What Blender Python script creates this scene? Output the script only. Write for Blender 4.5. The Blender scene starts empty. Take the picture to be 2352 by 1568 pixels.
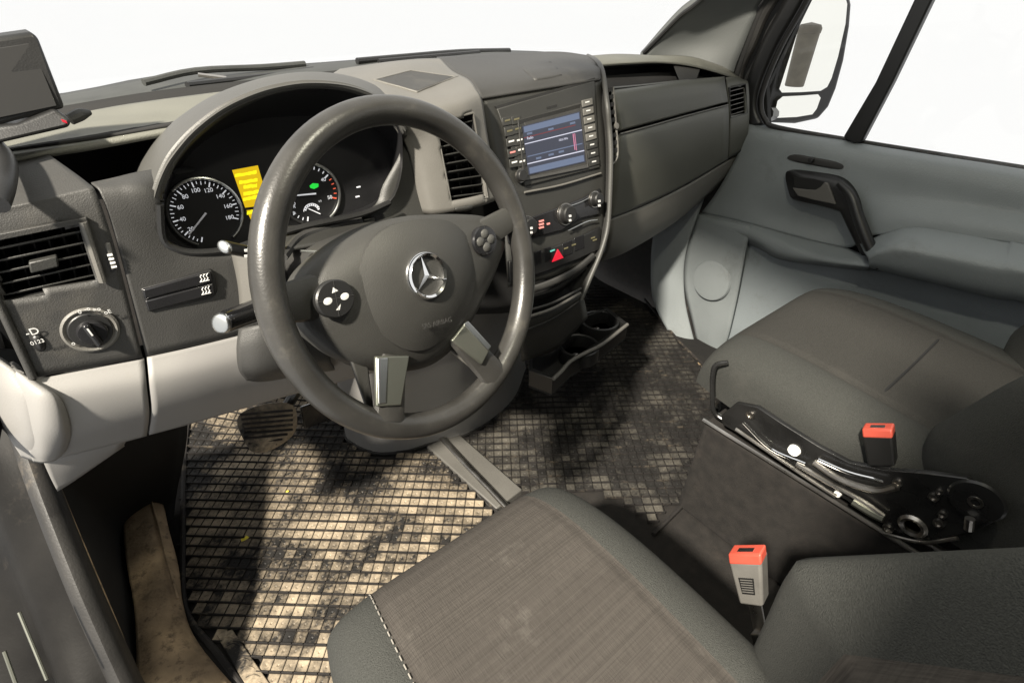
import bpy, bmesh, math, random
from mathutils import Vector, Matrix
random.seed(7)
V = Vector
# ---------------------------------------------------------------- camera
F, IW, IH = 1180.0, 2352.0, 1568.0            # focal length and size of the measuring grid (pixels)
CAM = V((0, 0, 1.04)); YAW, PITCH = math.radians(38.3), math.radians(34.0)
FW = V((math.sin(YAW)*math.cos(PITCH), math.cos(YAW)*math.cos(PITCH), -math.sin(PITCH)))
RT = V((math.cos(YAW), -math.sin(YAW), 0)); UP = RT.cross(FW)
sc = bpy.context.scene
C = sc.collection
cd = bpy.data.cameras.new('camera'); cam = bpy.data.objects.new('camera', cd); C.objects.link(cam)
cd.sensor_width = 36; cd.lens = 36*F/IW; cd.clip_start = 0.01; cd.clip_end = 200
M3 = Matrix((RT, UP, -FW)).transposed()
cam.matrix_world = Matrix.Translation(CAM) @ M3.to_4x4()
sc.camera = cam
# ---------------------------------------------------------------- light
w = bpy.data.worlds.new('World'); sc.world = w; w.use_nodes = True
bg = w.node_tree.nodes['Background']; bg.inputs[0].default_value = (1, 1, .985, 1); bg.inputs[1].default_value = 1.0
def lamp(name, kind, loc, target, power, color, size=.1, spot=None, blend=.3):
    l = bpy.data.lights.new(name, kind); l.energy = power; l.color = color
    if kind == 'AREA': l.size = size
    elif kind in ('SPOT', 'POINT'): l.shadow_soft_size = size
    if spot: l.spot_size = math.radians(spot); l.spot_blend = blend
    o = bpy.data.objects.new(name, l); C.objects.link(o); o.location = loc
    o.rotation_euler = (V(target)-V(loc)).to_track_quat('-Z', 'Y').to_euler()
    return o
lamp('workshop_lamp', 'SPOT', (-2.2, -.5, 3.5), (.5, .6, .4), 2600, (1, .92, .79), .12, 50, .3)
lamp('dome_lamp', 'POINT', (.47, .08, 1.60), (.6, .3, 0), 17, (1, .95, .76), .03)
sc.view_settings.view_transform = 'Standard'; sc.view_settings.look = 'None'
sc.view_settings.exposure = 0; sc.view_settings.gamma = 1
sc.render.engine = 'CYCLES'

# ---------------------------------------------------------------- measuring helpers
def ray(px, py): return RT*(px-IW/2) - UP*(py-IH/2) + FW*F
def Y(px, py, y): d = ray(px, py); return CAM + d*(y/d.y)
def X(px, py, x): d = ray(px, py); return CAM + d*(x/d.x)
def Z(px, py, z): d = ray(px, py); return CAM + d*((z-CAM.z)/d.z)
def PL(px, py, pl): d = ray(px, py); return CAM + d*((pl[0]-CAM).dot(pl[1])/d.dot(pl[1]))
def proj(p):
    q = p-CAM; z = q.dot(FW)
    return (IW/2+F*q.dot(RT)/z, IH/2-F*q.dot(UP)/z)
def inpoly(x, y, P):
    c = False; j = len(P)-1
    for i in range(len(P)):
        if (P[i][1] > y) != (P[j][1] > y) and x < (P[j][0]-P[i][0])*(y-P[i][1])/(P[j][1]-P[i][1])+P[i][0]: c = not c
        j = i
    return c
def Ys(pts): return [Y(*p) for p in pts]
def Xs(pts): return [X(*p) for p in pts]

# ---------------------------------------------------------------- materials
MATS = {}
def pm(name, col, rough=.5, var=.12, nscale=8, bump=.0, bscale=500, metal=0, spec=.5, dirt=None, dirtamt=0, dscale=6, coat=0):
    m = bpy.data.materials.new(name); m.use_nodes = True; nt = m.node_tree; N = nt.nodes; L = nt.links
    b = N['Principled BSDF']; b.inputs['Roughness'].default_value = rough; b.inputs['Metallic'].default_value = metal
    b.inputs['Specular IOR Level'].default_value = spec
    if coat: b.inputs['Coat Weight'].default_value = coat; b.inputs['Coat Roughness'].default_value = .1
    g = N.new('ShaderNodeNewGeometry')
    n = N.new('ShaderNodeTexNoise'); n.inputs['Scale'].default_value = nscale; n.inputs['Detail'].default_value = 6
    L.new(g.outputs['Position'], n.inputs['Vector'])
    r = N.new('ShaderNodeValToRGB'); e = r.color_ramp.elements
    e[0].position = .3; e[1].position = .7
    e[0].color = [c*(1-var) for c in col]+[1]; e[1].color = [min(1, c*(1+var)) for c in col]+[1]
    L.new(n.outputs['Fac'], r.inputs['Fac']); out = r.outputs['Color']
    if dirt:
        n2 = N.new('ShaderNodeTexNoise'); n2.inputs['Scale'].default_value = dscale; n2.inputs['Detail'].default_value = 9; n2.inputs['Roughness'].default_value = .7
        L.new(g.outputs['Position'], n2.inputs['Vector'])
        r2 = N.new('ShaderNodeValToRGB'); r2.color_ramp.elements[0].position = .62-dirtamt*.4; r2.color_ramp.elements[1].position = .78-dirtamt*.4
        L.new(n2.outputs['Fac'], r2.inputs['Fac'])
        mx = N.new('ShaderNodeMixRGB'); mx.inputs[2].default_value = (*dirt, 1)
        L.new(r2.outputs['Color'], mx.inputs[0]); L.new(out, mx.inputs[1]); out = mx.outputs[0]
    L.new(out, b.inputs['Base Color'])
    # roughness variation
    mr = N.new('ShaderNodeMapRange'); mr.inputs['To Min'].default_value = max(0, rough-.08); mr.inputs['To Max'].default_value = min(1, rough+.08)
    L.new(n.outputs['Fac'], mr.inputs['Value']); L.new(mr.outputs[0], b.inputs['Roughness'])
    if bump:
        nb = N.new('ShaderNodeTexNoise'); nb.inputs['Scale'].default_value = bscale; nb.inputs['Detail'].default_value = 2
        L.new(g.outputs['Position'], nb.inputs['Vector'])
        bp = N.new('ShaderNodeBump'); bp.inputs['Strength'].default_value = bump; bp.inputs['Distance'].default_value = .002
        L.new(nb.outputs['Fac'], bp.inputs['Height']); L.new(bp.outputs[0], b.inputs['Normal'])
    MATS[name] = m; return m
def em(name, col, s=1.0, base=(0, 0, 0)):
    m = bpy.data.materials.new(name); m.use_nodes = True; b = m.node_tree.nodes['Principled BSDF']
    b.inputs['Base Color'].default_value = (*base, 1); b.inputs['Emission Color'].default_value = (*col, 1); b.inputs['Emission Strength'].default_value = s
    MATS[name] = m; return m
dash = pm('dash_plastic', (.030, .0295, .028), .55, .12, 7, .25, 700, dirt=(.055, .052, .046), dirtamt=.1)
dash2 = pm('stack_plastic', (.024, .024, .022), .5, .1, 7, .18, 700)
podm = pm('pod_plastic', (.106, .102, .093), .5, .1, 8, .2, 700)
glovem = pm('glovebox_plastic', (.086, .087, .074), .52, .1, 7, .2, 700)
bolm = pm('lower_bolster_plastic', (.15, .146, .132), .55, .08, 7, .2, 700)
hoodm = pm('hood_plastic', (.052, .0515, .048), .5, .1, 8, .2, 700)
deckm = pm('deck_plastic', (.11, .11, .092), .6, .15, 7, .3, 600, dirt=(.22, .21, .17), dirtamt=.15)
lgrey = pm('light_grey_plastic', (.20, .195, .188), .5, .06, 6, .12, 700, dirt=(.20, .18, .155), dirtamt=.08)
doorm = pm('door_plastic', (.205, .226, .232), .55, .09, 5, .5, 350, dirt=(.155, .165, .165), dirtamt=.1, dscale=5)
doorl = pm('door_lower_plastic', (.205, .231, .244), .6, .09, 5, .5, 350, dirt=(.155, .165, .165), dirtamt=.1, dscale=5)
blk = pm('black_plastic', (.012, .012, .012), .4, .2, 10, .1, 600)
blkm = pm('black_matte', (.008, .008, .008), .85, .2, 10)
piano = pm('black_gloss', (.012, .012, .013), .15, .2, 10)
rub = pm('rubber_seal', (.016, .015, .014), .55, .3, 12, .2, 300, dirt=(.12, .10, .075), dirtamt=.08)
leath = pm('rim_leather', (.030, .029, .027), .33, .25, 18, .10, 420, dirt=(.062, .058, .05), dirtamt=.12, dscale=18)
hubm = pm('hub_plastic', (.032, .0315, .029), .48, .08, 9, .2, 900)
silv = pm('silver_trim', (.55, .56, .55), .28, .06, 10, metal=1)
satin = pm('satin_spoke', (.17, .175, .15), .35, .1, 10, metal=.8)
chrome = pm('chrome', (.85, .85, .85), .08, .03, 10, metal=1)
steel = pm('steel', (.45, .43, .40), .3, .2, 20, metal=1)
bmet = pm('black_metal', (.012, .012, .012), .28, .3, 20, .1, 200)
carpet = pm('dark_carpet', (.014, .012, .0105), .95, .4, 40, .6, 900, dirt=(.03, .024, .02), dirtamt=.1, dscale=9)
tan = pm('dusty_sill', (.34, .25, .155), .85, .35, 22, .8, 120, dirt=(.13, .095, .062), dirtamt=.26, dscale=48)
red = pm('red_button', (.44, .07, .045), .4, .08, 30)
greyb = pm('buckle_grey', (.13, .125, .115), .4, .15, 30, .1, 500)
white = pm('white_print', (.55, .55, .54), .5, .02, 10)
wht2 = pm('white_paint', (.85, .85, .82), .4, .02, 10)
bolst = pm('bolster_fabric', (.040, .041, .038), .95, .22, 520, .8, 700, spec=.2, dirt=(.050, .050, .046), dirtamt=.12, dscale=7)
numm = em('dial_print', (.85, .87, .95), .5, (.4, .4, .4)); redm = em('dial_red', (.9, .15, .08), .7, (.4, .05, .02))
ambl = em('amber_display', (.62, .40, .004), 1.25); ambt = em('amber_text', (1, .93, .01), 1.15)
grn = em('green_lamp', (.02, .75, .06), 1.0); redl = em('red_lamp', (1, .02, .05), .9); redl2 = em('red_led', (1, .35, .28), 1.3); cyan = em('green_led', (.25, .9, .7), .8)
amb2 = em('dim_amber_legend', (.5, .42, .2), .5)
scr = em('radio_screen', (.055, .06, .085), 1.0); scr2 = em('radio_screen_bar', (.16, .20, .30), 1.0); scrw = em('radio_screen_line', (.85, .85, 1), .9); scrp = em('radio_screen_pink', (.85, .3, .45), .8); scrd = em('radio_screen_red', (.3, .05, .05), .8)

def fabric_panel():
    m = pm('seat_centre_fabric', (.048, .043, .0385), .95, .06, 14, 0, spec=.2, dirt=(.085, .078, .07), dirtamt=.08, dscale=11)
    nt = m.node_tree; N = nt.nodes; L = nt.links; b = N['Principled BSDF']
    g = N.new('ShaderNodeNewGeometry'); mp = N.new('ShaderNodeMapping'); L.new(g.outputs['Position'], mp.inputs[0])
    outs = []
    for sc_, dr in (((70, 1800, 1), 0), ((900, 40, 1), 1)):
        mm = N.new('ShaderNodeMapping'); mm.inputs['Scale'].default_value = (2, 480, 2) if not dr else (900, 60, 5)
        L.new(g.outputs['Position'], mm.inputs[0])
        n = N.new('ShaderNodeTexNoise'); n.inputs['Scale'].default_value = 1; n.inputs['Detail'].default_value = 4
        L.new(mm.outputs[0], n.inputs['Vector']); outs.append(n)
    add = N.new('ShaderNodeMath'); add.operation = 'ADD'; L.new(outs[0].outputs['Fac'], add.inputs[0]); L.new(outs[1].outputs['Fac'], add.inputs[1])
    mr = N.new('ShaderNodeMapRange'); mr.inputs['From Min'].default_value = .7; mr.inputs['From Max'].default_value = 1.3; mr.inputs['To Min'].default_value = .76; mr.inputs['To Max'].default_value = 1.22
    L.new(add.outputs[0], mr.inputs['Value'])
    src = b.inputs['Base Color'].links[0].from_socket
    mx = N.new('ShaderNodeMixRGB'); mx.blend_type = 'MULTIPLY'; mx.inputs[0].default_value = 1
    L.new(src, mx.inputs[1]); L.new(mr.outputs[0], mx.inputs[2]); L.new(mx.outputs[0], b.inputs['Base Color'])
    bp = N.new('ShaderNodeBump'); bp.inputs['Strength'].default_value = .5; bp.inputs['Distance'].default_value = .002
    L.new(add.outputs[0], bp.inputs['Height']); L.new(bp.outputs[0], b.inputs['Normal'])
    return m
fab = fabric_panel()
fabp = pm('passenger_fabric', (.036, .035, .032), .95, .24, 520, .8, 700, spec=.2, dirt=(.044, .042, .038), dirtamt=.1, dscale=9)

def mat_rubber(name, dust, lo, hi):
    m = pm(name, (.018, .017, .016), .5, .3, 30, .3, 300, spec=.3); nt = m.node_tree; N = nt.nodes; L = nt.links; b = N['Principled BSDF']
    g = N.new('ShaderNodeNewGeometry'); oi = N.new('ShaderNodeObjectInfo')
    n = N.new('ShaderNodeTexNoise'); n.inputs['Scale'].default_value = 6.5; n.inputs['Detail'].default_value = 8; n.inputs['Roughness'].default_value = .65
    L.new(g.outputs['Position'], n.inputs['Vector'])
    n2 = N.new('ShaderNodeTexNoise'); n2.inputs['Scale'].default_value = 130; n2.inputs['Detail'].default_value = 3; L.new(g.outputs['Position'], n2.inputs['Vector'])
    a = N.new('ShaderNodeMath'); a.operation = 'MULTIPLY_ADD'; a.inputs[1].default_value = .22; L.new(n2.outputs['Fac'], a.inputs[0]); L.new(n.outputs['Fac'], a.inputs[2])
    a2 = N.new('ShaderNodeMath'); a2.operation = 'MULTIPLY_ADD'; a2.inputs[1].default_value = .12; L.new(oi.outputs['Random'], a2.inputs[0]); L.new(a.outputs[0], a2.inputs[2])
    r = N.new('ShaderNodeMapRange'); r.inputs['From Min'].default_value = lo; r.inputs['From Max'].default_value = hi; L.new(a2.outputs[0], r.inputs['Value'])
    mx = N.new('ShaderNodeMixRGB'); mx.inputs[2].default_value = (*dust, 1)
    src = b.inputs['Base Color'].links[0].from_socket
    L.new(r.outputs[0], mx.inputs[0]); L.new(src, mx.inputs[1]); L.new(mx.outputs[0], b.inputs['Base Color'])
    return m
tileD = mat_rubber('driver_mat_dusty_rubber', (.37, .305, .22), .58, .80)
tileP = mat_rubber('passenger_mat_rubber', (.15, .138, .115), .62, .95)
ribm = pm('mat_rib_rubber', (.014, .012, .011), .8, .3, 30, .2, 300, dirt=(.11, .09, .065), dirtamt=.16, dscale=24)

# ---------------------------------------------------------------- building helpers
def thing(name, label, cat, base, group=None):
    o = bpy.data.objects.new(name, None); C.objects.link(o); o.location = base; o.empty_display_size = .05
    o['label'] = label; o['category'] = cat
    if group: o['group'] = group
    return o
def link(name, me, parent):
    o = bpy.data.objects.new(name, me); C.objects.link(o)
    if parent is not None:
        o.parent = parent
        if parent.type == 'EMPTY': o.location = -parent.location
    return o
def mk(name, verts, faces, mat, parent=None, smooth=True, bevel=0, seg=2, thick=0, sub=0, ang=35):
    me = bpy.data.meshes.new(name); me.from_pydata([tuple(v) for v in verts], [], faces); me.materials.append(mat)
    bm = bmesh.new(); bm.from_mesh(me); bmesh.ops.remove_doubles(bm, verts=bm.verts, dist=1e-6)
    if not thick: bmesh.ops.recalc_face_normals(bm, faces=bm.faces)
    bm.to_mesh(me); bm.free()
    if smooth:
        me.polygons.foreach_set('use_smooth', [True]*len(me.polygons)); me.set_sharp_from_angle(angle=math.radians(ang))
    o = link(name, me, parent)
    if thick:
        m = o.modifiers.new('s', 'SOLIDIFY'); m.thickness = thick; m.offset = -1
    if sub:
        m = o.modifiers.new('u', 'SUBSURF'); m.levels = sub; m.render_levels = sub
    if bevel:
        m = o.modifiers.new('b', 'BEVEL'); m.width = bevel; m.segments = seg; m.limit_method = 'ANGLE'; m.angle_limit = math.radians(40); m.harden_normals = False
    return o
def cr(a, b, c, d, t):
    return .5*((2*b)+(c-a)*t+(2*a-5*b+4*c-d)*t*t+(3*b-a-3*c+d)*t*t*t)
def spline(P, n, closed=False):
    P = [V(p) for p in P]; out = []
    if n == 1: return P
    m = len(P); rng = m if closed else m-1
    for i in range(rng):
        if closed: a, b, c, d = P[i-1], P[i], P[(i+1) % m], P[(i+2) % m]
        else:
            b, c = P[i], P[i+1]; a = P[i-1] if i else 2*b-c; d = P[i+2] if i+2 < m else 2*c-b
        for k in range(n): out.append(cr(a, b, c, d, k/n))
    if not closed: out.append(P[-1])
    return out
def grid(name, rows, mat, parent=None, nu=5, nv=5, thick=.004, holes=(), lin=False, only=None, ang=50):
    R = [spline(r, nu) for r in rows]
    cols = [spline([r[j] for r in R], 1 if lin else nv) for j in range(len(R[0]))]
    nr, nc = len(cols[0]), len(cols)
    vs = [cols[j][i] for i in range(nr) for j in range(nc)]
    fs = []
    for i in range(nr-1):
        for j in range(nc-1):
            q = (i*nc+j, i*nc+j+1, (i+1)*nc+j+1, (i+1)*nc+j)
            if holes:
                c = sum((vs[k] for k in q), V())/4; p = proj(c)
                if any(inpoly(p[0], p[1], h) for h in holes): continue
            fs.append(q)
    s = 0
    for q in fs:
        n = (vs[q[1]]-vs[q[0]]).cross(vs[q[3]]-vs[q[0]]); s += n.dot(CAM-vs[q[0]])
    if s < 0: fs = [tuple(reversed(q)) for q in fs]
    return mk(name, vs, fs, mat, parent, thick=thick, ang=ang)
def slab(name, pts, depth, mat, parent=None, bevel=.001, seg=2, smooth=True):
    """prism: polygon pts pushed back by the vector depth"""
    pts = [V(p) for p in pts]; n = len(pts); d = V(depth)
    vs = pts+[p+d for p in pts]
    fs = [tuple(range(n)), tuple(range(2*n-1, n-1, -1))]+[(i, i+n, (i+1) % n+n, (i+1) % n) for i in range(n)]
    return mk(name, vs, fs, mat, parent, smooth, bevel, seg)
def frame_between(name, outer, inner, depth, mat, parent=None, bevel=.0008):
    """ring prism between two outlines with equal point counts"""
    n = len(outer); d = V(depth); vs = list(outer)+list(inner)+[p+d for p in outer]+[p+d for p in inner]; fs = []
    for i in range(n):
        j = (i+1) % n
        fs += [(i, j, n+j, n+i), (2*n+i, 2*n+j, j, i), (n+i, n+j, 3*n+j, 3*n+i), (3*n+i, 3*n+j, 2*n+j, 2*n+i)]
    return mk(name, vs, fs, mat, parent, True, bevel)
def tube(name, pts, r, mat, parent=None, n=6, seg=12, closed=False, flat=1.0, upv=None, caps=True):
    P = spline(pts, n, closed); m = len(P)
    if callable(r): rr = [r(i/(m-1)) for i in range(m)]
    elif isinstance(r, (list, tuple)):
        rr = [v.x for v in spline([V((q, 0, 0)) for q in r], n, closed)]
    else: rr = [r]*m
    vs, fs = [], []
    prev = None
    for i, p in enumerate(P):
        t = (P[(i+1) % m]-P[i-1]) if closed else (P[min(i+1, m-1)]-P[max(i-1, 0)])
        t.normalize()
        if upv is not None: a = V(upv)-t*t.dot(V(upv))
        elif prev is None: a = t.orthogonal()
        else: a = prev-t*t.dot(prev)
        a.normalize(); prev = a; b = t.cross(a)
        for k in range(seg):
            q = 2*math.pi*k/seg; vs.append(p+a*(math.cos(q)*rr[i]*flat)+b*(math.sin(q)*rr[i]))
    for i in range(m if closed else m-1):
        for k in range(seg):
            j = (i+1) % m; l = (k+1) % seg
            fs.append((i*seg+k, i*seg+l, j*seg+l, j*seg+k))
    if not closed and caps: fs += [tuple(range(seg-1, -1, -1)), tuple((m-1)*seg+k for k in range(seg))]
    return mk(name, vs, fs, mat, parent)
def lathe(name, prof, c, ax, mat, parent=None, seg=32, ex=None, sx=1.0, sy=1.0):
    ax = V(ax).normalized(); a = V(ex) if ex is not None else ax.orthogonal(); a = (a-ax*a.dot(ax)).normalized(); b = ax.cross(a); c = V(c)
    vs, fs = [], []; m = len(prof)
    for r, h in prof:
        for k in range(seg):
            q = 2*math.pi*k/seg; vs.append(c+ax*h+a*(r*sx*math.cos(q))+b*(r*sy*math.sin(q)))
    for i in range(m-1):
        for k in range(seg):
            l = (k+1) % seg; fs.append((i*seg+k, i*seg+l, (i+1)*seg+l, (i+1)*seg+k))
    if prof[-1][0] > 1e-5: fs.append(tuple((m-1)*seg+k for k in range(seg)))
    if prof[0][0] > 1e-5: fs.append(tuple(range(seg-1, -1, -1)))
    return mk(name, vs, fs, mat, parent)
def box(name, c, a, b, d, mat, parent=None, bevel=.001, seg=2):
    c, a, b, d = V(c), V(a), V(b), V(d)
    vs = [c+a*i+b*j+d*k for i in (-1, 1) for j in (-1, 1) for k in (-1, 1)]
    fs = [(0, 1, 3, 2), (4, 6, 7, 5), (0, 4, 5, 1), (2, 3, 7, 6), (0, 2, 6, 4), (1, 5, 7, 3)]
    return mk(name, vs, fs, mat, parent, True, bevel, seg)
def dome(name, outline, nrm, h, mat, parent=None, n=3, rings=8, power=2.2, depth=.01, centre=None):
    """closed outline swollen towards nrm: a soft pad"""
    O = spline(outline, n, True); m = len(O); nrm = V(nrm).normalized()
    c = centre if centre is not None else sum(O, V())/m
    vs, fs = [p-nrm*depth for p in O], []
    for i in range(rings):
        s = 1-i/rings
        for p in O: vs.append(c+(p-c)*s+nrm*(h*(1-s**power)))
    vs.append(c+nrm*h)
    for i in range(rings):
        for k in range(m): fs.append((i*m+k, i*m+(k+1) % m, (i+1)*m+(k+1) % m, (i+1)*m+k))
    for k in range(m): fs.append((rings*m+k, rings*m+(k+1) % m, len(vs)-1))
    return mk(name, vs, fs, mat, parent, ang=60)
def text(name, s, P, r, u, size, mat, parent=None, ext=.0002, lift=.0006):
    cu = bpy.data.curves.new('t', 'FONT'); cu.body = s; cu.size = size; cu.align_x = 'CENTER'; cu.align_y = 'CENTER'; cu.extrude = ext
    o = bpy.data.objects.new('t', cu); C.objects.link(o); bpy.context.view_layer.update()
    me = bpy.data.meshes.new_from_object(o.evaluated_get(bpy.context.evaluated_depsgraph_get()))
    bpy.data.objects.remove(o); bpy.data.curves.remove(cu)
    r = V(r).normalized(); u = V(u); u = (u-r*u.dot(r)).normalized(); nn = r.cross(u)
    Mx = Matrix((r, u, nn)).transposed().to_4x4(); Mx.translation = V(P)+nn*lift
    me.transform(Mx); me.materials.clear(); me.materials.append(mat); me.name = name
    return link(name, me, parent)
def vent(name, q, nsl, back, parent, nv=4, slat=dash2, tab=True, rim=None, tilt=.3):
    """q = TL TR BR BL of the opening; back = vector into the dash"""
    TL, TR, BR, BL = q; back = V(back); at = lambda s, t: (TL*(1-s)+TR*s)*(1-t)+(BL*(1-s)+BR*s)*t
    B = [p+back for p in q]
    o = mk(name, list(q)+B, [(4, 5, 6, 7), (0, 4, 7, 3), (1, 2, 6, 5), (0, 1, 5, 4), (3, 7, 6, 2)], blkm, parent, False, thick=0)
    dn = (BL-TL).normalized(); nb = back.normalized()
    for k in range(nv):
        s = (k+.5)/nv; a, b = at(s, 0)+back*.45, at(s, 1)+back*.45; rr = (TR-TL).normalized()*.0008
        slab('vane', [a-rr, a+rr, b+rr, b-rr], back*.4, blk, o, 0)
    for k in range(nsl):
        t = (k+.6)/(nsl+.2); a, b = at(.012, t), at(.988, t); th = dn*.0014
        d = nb*.02+dn*(.02*tilt)
        slab('slat', [a+nb*.002, b+nb*.002, b+nb*.002+th*1.6, a+nb*.002+th*1.6], d, slat, o, .0005, 1)
    if tab:
        c = at(.48, .52); rr = (TR-TL)*.16; box('tab', c+nb*.001, rr, dn*.006, nb*.006, slat, o, .0015)
    if rim:
        ou = []
        cc = (TL+TR+BR+BL)/4
        for p in q: ou.append(p+(p-cc).normalized()*rim[0])
        frame_between('rim', [p-nb*.003 for p in ou], [p-nb*.003 for p in q], nb*.008, rim[1], o)
    return o
def on(o, px, py, lift=.002):
    """point of a built sheet that the pixel (px, py) looks at, lifted towards the camera"""
    off = -o.parent.location if False else V()
    best = sorted(((proj(v.co)[0]-px)**2+(proj(v.co)[1]-py)**2, v.index) for v in o.data.vertices)[:6]
    d = sum((o.data.vertices[i].co-CAM).dot(FW)/(b_+4) for b_, i in best)/sum(1/(b_+4) for b_, i in best)
    r = ray(px, py); return CAM+r*(d/r.dot(FW))-r.normalized()*lift
def put(o, kind): o['kind'] = kind; return o

# ================================================================ SETTING
def zf(y): 
    t = y-1.38
    return 0 if t < -.06 else ((t+.06)**2*2.3 if t < .06 else .0331+(t-.06)*.5)
def zsl(y): return (zf(y+.002)-zf(y-.002))/.004
def floor_hit(px, py):
    p = Z(px, py, 0)
    for _ in range(40): p = p.lerp(Z(px, py, zf(p.y)), .6)
    return p
ys = [-.55, -.2, .2, .6, .9, 1.2, 1.32, 1.36, 1.40, 1.45, 1.5]
fl = grid('floor', [[V((x, y, zf(y)-.004)) for x in (-.36, .3, .9, 1.56)] for y in ys], carpet, None, 2, 1, .01); put(fl, 'structure')
fwl = grid('firewall', [[V((x, 1.5, z)) for x in (-.4, .6, 1.7)] for z in (.15, .5, .78)], carpet, None, 2, 2, .01); put(fwl, 'structure')
# roof and rear wall of the cab, above and behind the picture
hl = pm('headliner', (.13, .13, .125), .9, .08, 10, .3, 400)
rf = slab('cab_roof', [V((-.25, -.75, 1.72)), V((1.6, -.75, 1.72)), V((1.5, .45, 1.70)), V((-.12, .45, 1.70))], (0, 0, .03), hl, None, .004); put(rf, 'structure')
bw = slab('cab_rear_wall', [V((-.25, -.75, 0)), V((1.6, -.75, 0)), V((1.6, -.75, 1.71)), V((-.25, -.75, 1.71))], (0, -.03, 0), hl, None, .004); put(bw, 'structure')
lw_ = slab('cab_side_wall', [V((-.30, -.75, -.1)), V((-.30, -.12, -.1)), V((-.25, -.12, 1.71)), V((-.25, -.75, 1.71))], (-.03, 0, 0), hl, None, .004); put(lw_, 'structure')  # unseen side behind the door opening, added to cut ambient light in the cab
bs_ = slab('body_side', [V((1.60, .62, -.05)), V((1.60, 1.52, -.05)), V((1.60, 1.52, .84)), V((1.60, .95, .84)), V((1.60, .86, .70)), V((1.60, .62, .70))], (.02, 0, 0), carpet, None, .004); put(bs_, 'structure')
# bonnet edge and cowl outside the windscreen
cowlm = pm('cowl_plastic', (.035, .037, .035), .6, .2, 20, .2, 200)
cw = grid('windscreen_cowl', [[Y(x, y, 1.34+dy) for x, y, dy in ((-160, 250, 0), (150, 213, 0), (370, 172, 0), (620, 152, 0), (860, 134, 0), (1050, 119, 0), (1180, 116, 0), (1330, 127, 0), (1500, 165, 0))],
                            [Y(x, y, 1.2) for x, y in ((-160, 290), (160, 240), (380, 207), (640, 175), (870, 150), (1060, 130), (1190, 128), (1330, 142), (1500, 180))],
                            [Y(x, y, 1.15) for x, y in ((-160, 360), (160, 290), (380, 250), (640, 215), (870, 180), (1060, 150), (1190, 140), (1330, 145), (1500, 160))]], cowlm, None, 3, 3, .006)
cw['label'] = 'dark plastic cowl along the foot of the windscreen'; cw['category'] = 'cowl'
wp = thing('windscreen_wiper', 'black windscreen wiper with thin arm lying behind the instrument hood', 'wiper', Y(560, 185, 1.22))
tube('arm', [Y(430, 196, 1.16), Y(520, 186, 1.2), Y(640, 172, 1.24), Y(720, 160, 1.26)], .006, blk, wp, 4, 8)
tube('blade', [Y(330, 190, 1.2), Y(450, 163, 1.24), Y(600, 155, 1.27), Y(700, 147, 1.29)], .006, cowlm, wp, 4, 8)
tube('hinge', [Y(455, 172, 1.23), Y(520, 180, 1.22)], .004, steel, wp, 2, 6)
wp = thing('windscreen_wiper', 'thin windscreen wiper blade lying behind the radio console', 'wiper', Y(1000, 125, 1.26))
tube('blade', [Y(820, 141, 1.24), Y(930, 131, 1.26), Y(1060, 120, 1.28), Y(1170, 117, 1.3)], .007, blk, wp, 4, 8)
tube('arm', [Y(870, 142, 1.2), Y(1000, 130, 1.22), Y(1100, 121, 1.26)], .006, blk, wp, 4, 8)

ws = thing('windscreen', 'clear windscreen with black band along its lower edge above the dash', 'windscreen', (.65, 1.12, .92))
def gpane():
    m = bpy.data.materials.new('clear_glass'); m.use_nodes = True; nt = m.node_tree; nt.nodes.clear()
    o = nt.nodes.new('ShaderNodeOutputMaterial'); t = nt.nodes.new('ShaderNodeBsdfTransparent'); g = nt.nodes.new('ShaderNodeBsdfGlossy'); g.inputs['Roughness'].default_value = .02
    x = nt.nodes.new('ShaderNodeMixShader'); x.inputs[0].default_value = .012
    nt.links.new(t.outputs[0], x.inputs[1]); nt.links.new(g.outputs[0], x.inputs[2]); nt.links.new(x.outputs[0], o.inputs[0]); return m
glassm = gpane()
fb = [[Y(x, y, 1.10) for x, y in ((-160, 298), (160, 241), (380, 206), (640, 177), (870, 151), (1060, 131))], [Y(x, y, 1.08) for x, y in ((-160, 345), (160, 275), (380, 240), (640, 205), (870, 170), (1060, 146))]]
grid('black_band', fb, blkm, ws, 4, 3, .004)
grid('pane', [[V((-.18, 1.10, .925)), V((.65, 1.16, .935)), V((1.40, 1.10, .90))], [V((-.12, .80, 1.27)), V((.65, .86, 1.28)), V((1.42, .80, 1.27))], [V((-.05, .48, 1.69)), V((.65, .54, 1.70)), V((1.35, .48, 1.69))]], glassm, ws, 6, 6, .004)

# ================================================================ DASHBOARD
D = thing('dashboard', 'long grey and black van dashboard with radio console and glovebox', 'dashboard', (.65, .95, 0))
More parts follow.
